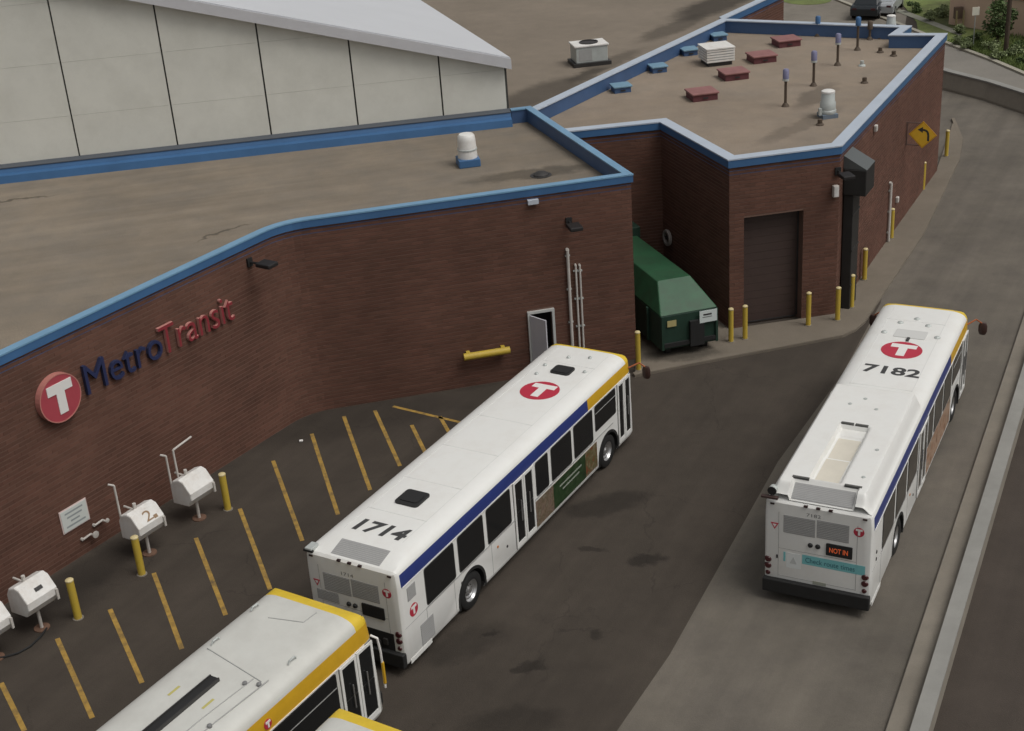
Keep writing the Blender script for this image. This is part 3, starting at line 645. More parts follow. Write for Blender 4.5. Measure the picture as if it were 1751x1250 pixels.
# ------------------------------------------------------------------ buildings
def offset_poly(poly, d):
    n = len(poly); out = []
    for i in range(n):
        a, b, c = Vector(poly[i - 1]), Vector(poly[i]), Vector(poly[(i + 1) % n])
        d1 = (b - a).normalized(); d2 = (c - b).normalized(); n1 = Vector((d1.y, -d1.x)); n2 = Vector((d2.y, -d2.x))
        k = 1 + n1.dot(n2); k = max(k, .3)
        out.append(b + (n1 + n2) * (d / k))
    return out
def brick_wall(parent, P, Q, z0, z1, holes=(), seed=1, pitch=.125, ln=.36, gap=.028, proud=.009, name='brick_courses'):
    """running-bond bricks proud of the mortar face from P to Q; outward is to the right of P->Q"""
    rnd = random.Random(seed); D = (Q - P).normalized(); N = Vector((D.y, -D.x)); Lw = (Q - P).length
    V = []; Fc = []; C = []
    rows = math.ceil((z1 - z0) / pitch)
    for r_ in range(rows):
        za, zb = z0 + r_ * pitch + gap / 2, min(z1, z0 + (r_ + 1) * pitch - gap / 2)
        if zb - za < .02: continue
        u = -ln * (.5 if r_ % 2 else 0)
        rowf = rnd.uniform(.95, 1.05)
        while u < Lw:
            a, b = max(0, u + .002), min(Lw, u + ln - .002); u += ln
            if b - a < .03: continue
            if any(a < h[1] and b > h[0] and za < h[3] and zb > h[2] for h in holes):
                pieces = []
                for h in holes:
                    if za < h[3] and zb > h[2] and a < h[1] and b > h[0]:
                        if a < h[0] - .04: pieces.append((a, h[0]))
                        if b > h[1] + .04: pieces.append((h[1], b))
            else: pieces = [(a, b)]
            for a_, b_ in pieces:
                o = len(V); pr = proud + rnd.uniform(-.002, .002)
                for dd in (0.0, pr):
                    for uu, zz in ((a_, za), (b_, za), (b_, zb), (a_, zb)):
                        q = P + D * uu + N * dd; V.append((q.x, q.y, zz))
                Fc += [(o + 4, o + 5, o + 6, o + 7), (o, o + 1, o + 5, o + 4), (o + 2, o + 3, o + 7, o + 6), (o + 1, o + 2, o + 6, o + 5), (o + 3, o, o + 4, o + 7)]
                k = rowf * rnd.uniform(.88, 1.12); wv = rnd.uniform(-.004, .004)
                C += [(.128 * k + wv, .063 * k, .045 * k, 1)] * 8
    me = bpy.data.meshes.new(name); me.from_pydata(V, [], Fc); me.materials.append(BRICK)
    at_ = me.color_attributes.new('Col', 'FLOAT_COLOR', 'POINT'); at_.data.foreach_set('color', [x for c in C for x in c])
    o = bpy.data.objects.new(name, me); COL.objects.link(o); o.parent = parent; o['kind'] = 'stuff'
    return o
GRAVEL = ground_mat('roof_gravel', (.225, .187, .143), [(at(905, 300, 5.9).x, at(905, 300, 5.9).y, 2.6, .6, .2, .45), (at(960, 190, 5.9).x - .3, at(960, 190, 5.9).y - 2, .9, 1.4, 1.9, .2), (at(20, 345, 5.9).x, at(20, 345, 5.9).y, 1.6, .12, .15, .5), (at(120, 580, 5.9).x, at(120, 580, 5.9).y, 1.3, .1, .9, .5), (at(380, 400, 5.9).x, at(380, 400, 5.9).y, 1.1, .1, .7, .45)], streak=R(12), big=.12, fine=.34, dirtcol=(.19, .165, .135))
GRAVELB = ground_mat('roof_gravel_b', (.275, .222, .17), [(at(1395, 165, 5.6).x, at(1395, 165, 5.6).y, 2.2, .6, 1.0, .35), (at(1370, 215, 5.6).x, at(1370, 215, 5.6).y, 3.0, .5, .8, .28)], big=.12, fine=.30, dirtcol=(.24, .20, .16))
SE = lambda x, y, rx, ry, amt, a=R(54): (at(x, y, 5.47).x, at(x, y, 5.47).y, rx, ry, a, amt)
GRAVELE = ground_mat('roof_gravel_e', (.215, .18, .142), [SE(1225, 8, 4.5, 1.5, .68), SE(1150, 48, 3.5, .9, .45), SE(1040, 108, 3.0, .7, .4), SE(925, 160, 3.4, 1.3, .5), SE(1005, 128, 1.6, .6, .45)], big=.10, fine=.22)
def flat_building(name, label, cat, poly, ztop, zroof, cope_edges, cap, gravel, fascia=.34, thick=.30):
    root = thing(name, label, cat, (0, 0, 0))
    MB().prism([tuple(p) for p in poly], 0, zroof).build('wall_core', MORTAR, root)
    ins = offset_poly(poly, -thick); out = offset_poly(poly, .06); cin = offset_poly(poly, -thick - .04)
    n = len(poly)
    sheet('gravel_roof', [tuple(p) for p in poly], zroof + .004, gravel, root); 
    for i in cope_edges:
        j = (i + 1) % n
        MB().prism([tuple(poly[i]), tuple(poly[j]), tuple(ins[j]), tuple(ins[i])], zroof + .01, ztop - .05).build('parapet', PARB, root)
        MB().prism([tuple(out[i]), tuple(out[j]), tuple(poly[j]), tuple(poly[i])], ztop - fascia, ztop - .045).build('coping_fascia', COPEB, root)
        o2 = offset_poly(poly, .075)
        MB().prism([tuple(o2[i]), tuple(o2[j]), tuple(cin[j]), tuple(cin[i])], ztop - .045, ztop).build('coping_cap', cap, root)
    for o in root.children:
        if o.get('kind'): del o['kind']
    return root

ZA, RA = 6.5, 5.95
A1, A2, A3 = at2(1078, 297, ZA), at2(480, 380, ZA), at2(0, 605, ZA)
dL = (A3 - A2).normalized(); A3x = A2 + dL * 17.5
G0, G1 = at2(0, 280, 6.55), at2(870, 184, 6.55); dG = (G1 - G0).normalized()
A0 = at2(905, 182, ZA)
A4 = G0 - dG * 12
arcA = []
for k in range(7):          # the wall sweeps round the bend
    t = k / 6; p0 = A2 + dL * .85; p2 = A2 + (A1 - A2).normalized() * .85
    arcA.append(p0 * (1 - t) ** 2 + A2 * (2 * t * (1 - t)) + p2 * t ** 2)
polyA = [A3x] + arcA + [A1, A0 + Vector((0, 0)), G1 + dG * .05, A4]   # counter-clockwise
bldA = flat_building('brick_bus_garage', 'brown brick garage with blue coping and gravel roof, left of the green container', 'building', polyA, ZA, RA, list(range(10)), COPEL, GRAVEL, thick=.16, fascia=.27)
# wall frames
DA1 = (A1 - A2).normalized(); DAL = (A2 - A3x).normalized(); DA2 = (A0 - A1).normalized()
NA1 = Vector((DA1.y, -DA1.x)); NAL = Vector((DAL.y, -DAL.x))
def wall_frame(P, D, u, z, off=0.0):
    N = Vector((D.y, -D.x)); q = P + D * u + N * off
    return F((q.x, q.y, z), (D.x, D.y, 0), (0, 0, 1))
ud0, zd1 = on_wall(901, 533, A2, DA1); ud1, _ = on_wall(947, 530, A2, DA1)
door_hole = (ud0, ud1, 0.0, zd1)
brick_wall(bldA, A3x, arcA[0], 0.02, ZA - .275, seed=2)
for k in range(6): brick_wall(bldA, arcA[k], arcA[k + 1], 0.02, ZA - .275, seed=30 + k)
brick_wall(bldA, arcA[-1], A1, 0.02, ZA - .275, [(door_hole[0] - .85, door_hole[1] - .85, 0, door_hole[3])], seed=3)
brick_wall(bldA, A1, A0, 0.02, ZA - .275, seed=4)
def recess(core, M, w_, h_, depth):
    c = MB().box((0, 0, -depth / 2 + .1), (w_, h_, depth + .2), M).build('cut', MORTAR)
    bo = core.modifiers.new('b', 'BOOLEAN'); bo.operation = 'DIFFERENCE'; bo.object = c; bo.solver = 'EXACT'
    me = bpy.data.meshes.new_from_object(core.evaluated_get(bpy.context.evaluated_depsgraph_get()))
    core.modifiers.clear(); core.data = me; bpy.data.objects.remove(c)
def core_of(root): return next(o for o in root.children if o.name.startswith('wall_core'))
# open steel door
recess(core_of(bldA), wall_frame(A2, DA1, (ud0 + ud1) / 2, zd1 / 2), ud1 - ud0 - .02, zd1, .6)
dw = ud1 - ud0; fM = wall_frame(A2, DA1, (ud0 + ud1) / 2, zd1 / 2, .0)
DOORG = mat('door_grey', (.56, .56, .60), .5, var=.05); DOORF = mat('door_frame', (.52, .53, .51), .5)
dr = MB().box((-dw / 2 + .04, 0, .03), (.08, zd1, .12), fM).box((dw / 2 - .04, 0, .03), (.08, zd1, .12), fM).box((0, zd1 / 2 - .04, .03), (dw - .16, .08, .12), fM).build('door', DOORF, bldA)
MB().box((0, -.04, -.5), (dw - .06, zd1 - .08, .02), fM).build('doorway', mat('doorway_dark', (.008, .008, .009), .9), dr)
lm = fM @ Matrix.Translation((-dw / 2 + .08, 0, .1)) @ Matrix.Rotation(R(-58), 4, 'Y')
MB().box(((dw - .2) / 2, -.05, 0), (dw - .2, zd1 - .12, .045), lm).build('door_leaf', DOORG, dr)
MB().lathe([(.02, 0), (.02, .05), (.04, .06), (.04, .08), (0, .09)], 10, lm @ Matrix.Translation((dw - .3, -.05, .02))).build('door_knob', SILVER, dr)
# scupper under the coping
us, zs = on_wall(910, 341, A2, DA1)
MB().box((0, 0, .08), (.34, .14, .16), wall_frame(A2, DA1, us, zs - .05)).build('scupper', mat('scupper_pale', (.5, .54, .6), .5), bldA)

# blue flashing between the gravel roof and the white hall
nG = Vector((dG.y, -dG.x))
fl = MB(); e0 = G0 - dG * 12; e1 = G1 + dG * .02
prof = [(.02, 5.95), (.55, 5.95), (.50, 6.22), (.30, 6.26), (.24, 6.42), (.02, 6.50)]
v = []
for P in (e0, e1):
    for d_, z_ in prof: q = P + nG * d_; v.append((q.x, q.y, z_))
k = len(prof)
fl.add(v, [(i, (i + 1) % k, k + (i + 1) % k, k + i) for i in range(k)] + [tuple(range(k - 1, -1, -1)), tuple(range(k, 2 * k))])
fl.build('back_flashing', COPEB, bldA)
shd = MB(); v = []  # added dark strip: shade under the white wall put into its colour
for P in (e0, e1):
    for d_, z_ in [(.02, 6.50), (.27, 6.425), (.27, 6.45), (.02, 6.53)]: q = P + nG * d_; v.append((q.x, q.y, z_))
shd.add(v, [(i, (i + 1) % 4, 4 + (i + 1) % 4, 4 + i) for i in range(4)] + [(3, 2, 1, 0), (4, 5, 6, 7)]).build('shade_strip', mat('shade_slate', (.075, .085, .10), .6), bldA)

# ---- block with the roller door
ZB, RB = 6.2, 5.62
B = [at2(1247, 272, ZB), at2(1437, 248, ZB), at2(1617, 57, ZB), at2(1537, 57, ZB), at2(1556, 44, ZB), at2(1235, 32, ZB), at2(900, 189, ZB)]
Bk = at2(1130, 207, ZB); dk_ = (at2(985, 222, ZB) - Bk).normalized()
# where the recess back wall meets the side of the garage
den = dk_.x * DA2.y - dk_.y * DA2.x; tt = ((A1.x - Bk.x) * DA2.y - (A1.y - Bk.y) * DA2.x) / den
NA2 = Vector((DA2.y, -DA2.x)); Bj = Bk + dk_ * (tt - .02)
polyB = [B[0], B[1], B[2], B[3], B[4], B[5], B[6], Bj, Bk]
bldB = flat_building('brick_service_block', 'brown brick block with roller door and hatches on its gravel roof', 'building', polyB, ZB, RB, [0, 1, 2, 3, 4, 5, 7, 8], COPEW, GRAVELB, fascia=.30)
DB0 = (B[1] - B[0]).normalized(); DB1 = (B[2] - B[1]).normalized()
ug0, zg1 = on_wall(1272, 372, B[0], DB0); ug1, zg2 = on_wall(1374, 360, B[0], DB0); zg = (zg1 + zg2) / 2
brick_wall(bldB, B[0], B[1], 0.02, ZB - .305, [(ug0, ug1, 0, zg)], seed=11)
brick_wall(bldB, B[1], B[2], 0.02, ZB - .305, seed=12)
brick_wall(bldB, Bk, B[0], 0.02, ZB - .305, seed=13)
brick_wall(bldB, Bj, Bk, 0.02, ZB - .305, seed=14)
gM = wall_frame(B[0], DB0, (ug0 + ug1) / 2, zg / 2 + .05)
gw = ug1 - ug0
recess(core_of(bldB), wall_frame(B[0], DB0, (ug0 + ug1) / 2, zg / 2), gw, zg, .42)
gM = gM @ Matrix.Translation((0, 0, -.40))
gd = MB().box((-gw / 2 + .03, 0, .008), (.06, zg - .1, .02), gM).box((gw / 2 - .03, 0, .008), (.06, zg - .1, .02), gM).box((0, zg / 2 - .08, .008), (gw - .12, .06, .02), gM).build('roller_door', DARKMET, bldB)
ns = 14
for i in range(ns):
    hh = (zg - .12) / ns
    MB().box((0, -zg / 2 + .03 + (i + .5) * hh, .004), (gw - .13, hh - .006, .012), gM).build('slat', BROWN, gd)
MB().box((0, -zg / 2 + .02, .02), (gw - .13, .05, .03), gM).build('bottom_bar', DARKMET, gd)

# ---- block behind, continuing the left edge of the service block
dH = (B[5] - B[6]).normalized(); nH = Vector((-dH.y, dH.x))   # points to the left/back
D0 = B[5] + dH * .06
best = min((abs(((P := D0 + dH * (t * .1)) and 0) + (lambda q: (q - CAMO).dot(_rt) / (q - CAMO).dot(_fw) * FPX + PW / 2 - 1340)(Vector((P.x, P.y, 4.5)))), t * .1) for t in range(10, 300))[1]
D1 = D0 + dH * best
polyD = [D0 + nH * .02, D1, D1 + nH * .6, D0 + nH * .6]
bldD = flat_building('brick_rear_block', 'brick block at the top edge behind the service block roof', 'building', polyD, ZB - .02, RB - .05, [0], COPEW, GRAVELE)
brick_wall(bldD, polyD[0], polyD[1], .02, ZB - .37, seed=21)
# ---- wide gravel roof of the main hall beyond
polyE = [B[6] + nH * .12 - dH * .3, D0 + nH * .12, D0 + nH * 9.2, D1 + nH * 9.2 + dH * 0, D1 + dH * 40 + nH * 20, Vector((-60, 150)), Vector((-60, 62)), Vector((-2, 58)), B[6] + Vector((-1.1, 1.2))]
polyE = [B[6] + nH * .10, D0 + nH * .10, D0 + nH * .10 + dH * .0, D1 + nH * 30 + dH * 30, Vector((-60, 150)), Vector((-60, 52)), B[6] + nH * .10 + Vector((-.9, -.3))]
polyE = [B[6] + nH * .10, D1 + nH * .10 + dH * 0, D1 + nH * 30 + dH * 40, Vector((-60, 150)), G0 - dG * 30 + Vector((0, 1)), G1 + Vector((-.2, .6))]
bldE = thing('main_hall', 'wide gravel flat roof of the main hall beyond the white clad wall', 'building')
MB().prism([tuple(p) for p in polyE], 0, 5.45).build('wall_core', MORTAR, bldE)
o = sheet('gravel_roof', [tuple(p) for p in polyE], 5.47, GRAVELE, bldE); del o['kind']

# ---- white hall with panel gable wall
def gz(px, py): return on_wall(px, py, G1, dG)
uE, zE = gz(866, 112); uS, zS = gz(262, 3)
slope = (zS - zE) / (uS - uE)
bldG = thing('white_clad_hall', 'white panel-clad hall with sloping pale roof and dark seams', 'building')
zt = lambda u: zE + slope * (u - uE)
seams = [gz(x, y)[0] for x, y in ((868, 183), (758, 193), (612, 210), (463, 222), (303, 243), (135, 262))]
step = seams[4] - seams[5]
for i in range(5): seams.append(seams[-1] - step)
ql = seams[-1]
e_dir = (at2(725, 0, zE + .3) - at2(878, 97, zE + .3)).normalized()
GO = lambda u, z, off=0.0: Vector((G1.x + dG.x * u + nG.x * off, G1.y + dG.y * u + nG.y * off, z))
# core with its gable front
def slab(name, m, pts, depth, off, parent):
    """extrude the (u,z) outline back along the hall axis"""
    n = len(pts); f0 = [GO(u, z, off) for u, z in pts]; f1 = [p + Vector((e_dir.x, e_dir.y, 0)) * depth for p in f0]
    mb = MB().add(f0 + f1, [tuple(range(n)), tuple(range(2 * n - 1, n - 1, -1))] + [(i, n + i, n + (i + 1) % n, (i + 1) % n) for i in range(n)])
    o = mb.build(name, m, parent); bm = bmesh.new(); bm.from_mesh(o.data); bmesh.ops.recalc_face_normals(bm, faces=bm.faces); bm.to_mesh(o.data); bm.free(); return o
slab('wall_core', SEAM, [(uE, 0), (uE, zE - .01), (ql, zt(ql) - .01), (ql, 0)], 45, -.10, bldG)
for a, b in zip(seams, seams[1:]):
    pts = [(a - .03, 6.52), (a - .03, zt(a - .03) - .03), (b + .03, zt(b + .03) - .03), (b + .03, 6.52)]
    if abs(a - seams[0]) < 1e-6: pts[0] = (a, 6.52); pts[1] = (a, zt(a) - .03)
    # each tall panel is laid in two or three lifts
    lo = 6.52; cuts = [6.52, 8.0, 9.9, 12.0, 20]
    for z0, z1 in zip(cuts, cuts[1:]):
        ta, tb = zt(a - .03) - .03, zt(b + .03) - .03
        if z0 >= tb: break
        q = [(a - .03, max(z0, 0)), (b + .03, z0), (b + .03, min(z1 - .006, tb)), (a - .03, min(z1 - .006, ta))]
        if ta <= z0:
            uu = a - .03 - (z0 - ta) / (-slope); q = [(uu, z0), (b + .03, z0), (b + .03, min(z1 - .006, tb))]
        if ta < z1 - .006 < tb:
            uu = a - .03 - (z1 - .006 - ta) / (-slope); q = [q[0], q[1], (b + .03, z1 - .006), (uu, z1 - .006)] + ([(a - .03, ta)] if ta > z0 else [])
        f0 = [GO(u, z, 0) for u, z in q]; f1 = [GO(u, z, -.09) for u, z in q]; n = len(q)
        mb = MB().add(f0 + f1, [tuple(range(n)), tuple(range(2 * n - 1, n - 1, -1))] + [(i, n + i, n + (i + 1) % n, (i + 1) % n) for i in range(n)])
        o = mb.build('wall_panel', PANELW, bldG); bm = bmesh.new(); bm.from_mesh(o.data); bmesh.ops.recalc_face_normals(bm, faces=bm.faces); bm.to_mesh(o.data); bm.free()
ov = .12
rf = slab('roof', MEMB, [(uE + ov, zt(uE + ov) + .02), (uE + ov, zt(uE + ov) + .38), (ql, zt(ql) + .38), (ql, zt(ql) + .02)], 45.3, .25, bldG)
slab('rake_fascia', GREYF, [(uE + ov + .02, zt(uE + ov) - .05), (uE + ov + .02, zt(uE + ov) + .33), (ql, zt(ql) + .33), (ql, zt(ql) - .05)], .06, .32, bldG)

# ------------------------------------------------------------------ pavement, kerb, barrier
walk = [tuple(p) for p in walk_out]
wz = .10
inn = [(24, 76.0), (22, 66), tuple(B[2] + Vector((.3, .2))), tuple(B[2]), tuple(B[1]), tuple(B[0]), tuple(Bk), tuple(Bj), tuple(A1)]
wmb = MB().prism(walk + [tuple(B[2] + Vector((.0, .05))), tuple(B[1] + Vector((.02, -.02))), tuple(B[0] + Vector((0, -.02))), tuple(Bk), tuple(Bj), tuple(A1 + Vector((.02, 0)))], -.05, wz)
pav = struct(wmb.build('pavement', WALKM))
def strip(name, pts, prof, m, parent=None):
    """sweep a (d, z) profile along a 2d polyline; d is measured to the right"""
    n = len(pts); k = len(prof); V = []
    for i, p in enumerate(pts):
        p = Vector(p); a = Vector(pts[max(0, i - 1)]); c = Vector(pts[min(n - 1, i + 1)]); d = (c - a).normalized(); N = Vector((d.y, -d.x))
        V += [(p.x + N.x * q[0], p.y + N.y * q[0], q[1]) for q in prof]
    fs = [(i * k + j, (i + 1) * k + j, (i + 1) * k + (j + 1) % k, i * k + (j + 1) % k) for i in range(n - 1) for j in range(k)]
    fs += [tuple(range(k)), tuple(range((n - 1) * k + k - 1, (n - 1) * k - 1, -1))]
    o = MB().add(V, fs).build(name, m, parent)
    bm = bmesh.new(); bm.from_mesh(o.data); bmesh.ops.recalc_face_normals(bm, faces=bm.faces); bm.to_mesh(o.data); bm.free()
    return o
struct(strip('kerb', [tuple(p) for p in walk_out], [(-.15, -.05), (-.15, wz + .004), (.012, wz + .004), (.02, wz - .02), (.02, -.05)], WALKM))
bar = thing('concrete_barrier', 'low concrete barrier wall with paler coping along the right edge of the lane', 'barrier')
ipts = [tuple(p) for p in inner]
split = 6
strip('barrier_wall', ipts[split:], [(0, -.02), (.02, .12), (.30, .86), (.68, .86), (.72, -.02)], CONC, bar)
strip('barrier_coping', ipts[split:], [(.28, .865), (.28, .95), (.70, .95), (.70, .865)], CONC2, bar)
strip('barrier_ledge', ipts[:split + 1], [(0, -.02), (0, .09), (.02, .11), (.54, .15), (.54, .36), (.88, .36), (.92, -.02)], CONC, bar)
strip('barrier_coping', ipts[:split + 1], [(.53, .365), (.53, .42), (.89, .42), (.89, .365)], CONC2, bar)

# ------------------------------------------------------------------ bollards
def bollard(px, py, hgt, label, z=wz, rad=.085):
    p = at(px, py, z); r_ = thing('bollard', label, 'bollard', (p.x, p.y, z), 0, 'yellow steel bollards')
    MB().cyl((0, 0, 0), (0, 0, hgt), rad, n=16).build('post', POSTY, r_, smooth=True)
    MB().lathe([(rad + .006, hgt - .02), (rad + .006, hgt + .01), (rad * .8, hgt + .035), (0, hgt + .05)], 16).build('cap', mat('post_cap', (.62, .52, .28), .6), r_, smooth=True)
    MB().cyl((0, 0, 0), (0, 0, .02), rad + .04, n=16).build('base_collar', CONC, r_)
bollard(1092, 632, 1.35, 'yellow bollard at the garage corner, left of the green container')
bollard(1250, 584, 1.2, 'yellow bollard just right of the green container, left one of the pair')
bollard(1274, 579, 1.2, 'yellow bollard at the left jamb of the roller door, right one of the pair')
bollard(1382, 556, 1.2, 'yellow bollard at the right jamb of the roller door')
bollard(1432, 547, 1.2, 'yellow bollard at the outer corner of the service block')
bollard(1456, 525, 1.2, 'yellow bollard directly in front of the tall dark wall duct')
bollard(1478, 478, 1.2, 'yellow bollard just past the tall dark wall duct')
bollard(1524, 407, 1.2, 'yellow bollard beside the white pipe on the service block wall')
bollard(1578, 324, 1.2, 'second farthest yellow bollard, below the diamond sign')
bollard(1618, 267, 1.2, 'farthest yellow bollard, past the diamond sign at the block corner')
bollard(390, 871, 1.15, 'yellow bollard beside the farthest white dispenser cabinet', 0.0, .1)
bollard(243, 982, 1.15, 'yellow bollard overlapping the rust-stained white dispenser cabinet', 0.0, .1)
bollard(134, 1057, 1.15, 'yellow bollard nearest the camera by the left edge cabinets', 0.0, .1)

# ------------------------------------------------------------------ white dispenser cabinets
def cabinet(bx, by, fx, fy, label, pipes, mark=None):
    foot = at(fx, fy, 0); ang = math.atan2(DAL.y, DAL.x)
    r_ = thing('dispenser_cabinet', label, 'cabinet', (foot.x, foot.y, 0), ang, 'white dispenser cabinets along the brick wall')
    zc = 1.05
    prof_ = [(-.42, .62), (-.42, 1.15), (-.30, 1.36), (-.05, 1.46), (.12, 1.42), (.36, 1.10), (.36, .90), (.20, .66)]   # (depth towards yard, z)
    k = len(prof_); V = []
    for x in (-.46, .46): V += [(x, -d_, z_) for d_, z_ in prof_]
    cb = MB().add(V, [tuple(range(k)), tuple(range(2 * k - 1, k - 1, -1))] + [(i, k + i, k + (i + 1) % k, (i + 1) % k) for i in range(k)]).build('cabinet', TANKW, r_, bevel=.04)
    bm = bmesh.new(); bm.from_mesh(cb.data); bmesh.ops.recalc_face_normals(bm, faces=bm.faces); bm.to_mesh(cb.data); bm.free()
    MB().cyl((0, 0, 0), (0, 0, .72), .045, n=12).build('pedestal', PIPEW, r_)
    MB().cyl((0, 0, 0), (0, 0, .03), .2, n=16).build('base_plate', mat('rusty_plate', (.16, .09, .06), .8, var=.3, vscale=8), r_)
    MB().cyl((-.1, .1, 1.4), (-.1, .1, 1.6), .05, n=10).build('vent_cap', PIPEW, r_)
    MB().box((.40, -.39, .92), (.06, .05, .3)).build('hose_guide', PIPEW, r_)
    MB().box((.48, -.02, 1.05), (.03, .1, .1)).build('latch', DARKMET, r_)
    MB().cyl((-.05, .25, 1.35), (-.05, .6, 1.35), .03, n=8).build('feed_pipe', PIPEW, r_)
    for dx, h0, h1, bend in pipes:
        pts = [(dx, .42, h0), (dx, .42, h1)]
        if bend: pts += [(dx + bend, .46, h1 + .05)]
        else: pts += [(dx - .08, .55, h1 + .04)]
        MB().tube(pts, .03, 8).build('riser_pipe', PIPEW, r_)
    if mark:
        Mk = F((0, -.24, 1.265), (1, 0, 0), (0, .24, .32))
        text('stencil', mark, mat('stencil_rust', (.30, .20, .12), .8), r_, Mk @ Matrix.Translation((0, 0, .004)), .26, .3)
        MB().box((.2, -.12, .004), (.12, .1, .004), Mk).build('stain_mark', mat('stencil_rust', (.30, .20, .12), .8), r_)
    elif 'nameplate' in label:
        MB().box((0, 0, .006), (.22, .1, .012), F((.02, -.24, 1.27), (1, 0, 0), (0, .24, .32))).build('nameplate', DARKMET, r_)
    return r_
cabinet(328, 835, 341, 886, 'clean white dispenser cabinet with two riser pipes, farthest along the wall', [(-.40, .9, 2.1, 0), (-.12, 1.3, 2.15, .75)])
cabinet(243, 900, 256, 946, 'rust-stained white dispenser cabinet with one riser pipe, behind a yellow bollard', [(-.36, 1.0, 2.2, 0)], '2')
cabinet(52, 1003, 72, 1074, 'white dispenser cabinet with dark nameplate near the left edge', [])
cabinet(-25, 1050, -6, 1125, 'white dispenser cabinet cut by the left edge of the picture', [])
# black hose from the near cabinet
hp = [at(x, y, .03) for x, y in ((80, 1074), (70, 1088), (52, 1105), (30, 1117), (5, 1124), (-20, 1126))]
tag(MB().tube([tuple(p) for p in hp], .028, 8).build('hose', BLACK), 'black rubber hose lying on the asphalt under the left edge cabinets', 'hose')

# ------------------------------------------------------------------ things on the left garage wall
def uvL(px, py): return on_wall(px, py, A3x, DAL)
sg = thing('wall_sign', 'round red T emblem with blue and red channel letters on the brick wall', 'sign')
u, z = uvL(95, 678); u2, _ = uvL(58, 690); u3, _ = uvL(132, 668); rad = abs(u3 - u2) / 2 * .93
M = wall_frame(A3x, DAL, u, z, .02)
dsc = panel('emblem_disc', mat('sign_red', (.42, .07, .09), .35, var=.08), sg, M, 0, 0, .18, poly=ellipse(rad, rad, 36))
mb = MB().lathe([(rad, 0), (rad + .03, 0), (rad + .03, .19), (rad, .19)], 36, M, closed=True); mb.build('emblem_rim', mat('sign_rim', (.5, .2, .17), .5), dsc)
panel('emblem_letter', LOGOW, dsc, M @ Matrix.Translation((0, 0, .18)), 0, 0, .02, poly=[(x * 2 * rad, y * 2 * rad) for x, y in tee()])
um0, zm0 = uvL(146, 677); um1, zm1 = uvL(276, 609); ut0, zt0 = uvL(273, 610); ut1, zt1 = uvL(397, 543)
_, zTtop = uvL(283, 551); zbase = (zm0 + zt0 + zt1) / 3 + .02; _, zTt = uvL(284, 551)
hcap = max(.7, min(1.4, zTt - zbase))
def letters(word, u0, u1, face, edge):
    full, _f = text_geo(word, 1.0); xs = [v_[0] for v_ in full]; X0, X1 = min(xs), max(xs)
    caps, _f = text_geo('T', 1.0); ch = max(v_[1] for v_ in caps)
    sx = (u1 - u0) / (X1 - X0); sz = hcap / ch
    for i, c_ in enumerate(word):
        pre, _f = text_geo(word[:i + 1], 1.0); one, of = text_geo(c_, 1.0, .5, -.006)
        px = max(v_[0] for v_ in pre); ox = max(v_[0] for v_ in one); sh = px - ox
        q = [((v_[0] + sh - X0) * sx + u0, v_[1] * sz + zbase, .03 + (v_[2] + .5) * .10) for v_ in one]
        mb = MB(); mb.add(q, of, wall_frame(A3x, DAL, 0, 0))
        o = mb.build('letter', [face, edge], sg)
        for p in o.data.polygons:
            if abs(p.normal.dot(Vector((NAL.x, NAL.y, 0)))) < .5: p.material_index = 1
letters('Metro', um0, um1, mat('letter_blue', (.018, .026, .085), .6), mat('letter_blue_side', (.02, .028, .075), .6))
letters('Transit', ut0, ut1, mat('letter_red', (.25, .03, .04), .5), mat('letter_red_side', (.52, .24, .21), .5))
# notice and small taps
M = wall_frame(A3x, DAL, *uvL(126, 882), .022)
nb = panel('notice_board', mat('notice_white', (.62, .65, .62), .5), None, M, .86, .62, .03)
tag(nb, 'small white notice with lines of print on the brick wall above the pipe taps', 'notice')
MBt = MB()
for i, wd in enumerate((.6, .5, .3, .64)): MBt.box((0, .2 - i * .13, .032), (wd, .05, .003), M)
MBt.build('print', mat('notice_ink', (.3, .33, .33), .7), nb)
panel('notice_edge', mat('notice_frame', (.7, .55, .52), .5), nb, M @ Matrix.Translation((0, 0, -.004)), .92, .68, .02)
for px, py, lab in ((152, 912, 'grey pipe tap with round valve low on the brick wall, nearer one'), (172, 888, 'small grey pipe tap low on the brick wall right of the notice')):
    M = wall_frame(A3x, DAL, *uvL(px, py), .015); t_ = thing('wall_tap', lab, 'tap')
    MB().tube([(-.28, -.02, .06), (0, 0, .06), (.0, 0, .2)], .03, 8, M).build('pipe', PIPEW, t_)
    MB().lathe([(0, 0), (.04, 0), (.10 if px < 160 else .06, .02), (.10 if px < 160 else .06, .05), (0, .06)], 14, M @ Matrix.Translation((.05, 0, .17))).build('valve_wheel', PIPEW, t_)
    MB().cyl((-.28, -.02, 0), (-.28, -.02, .06), .045, n=10, M=M).build('wall_flange', PIPEW, t_)
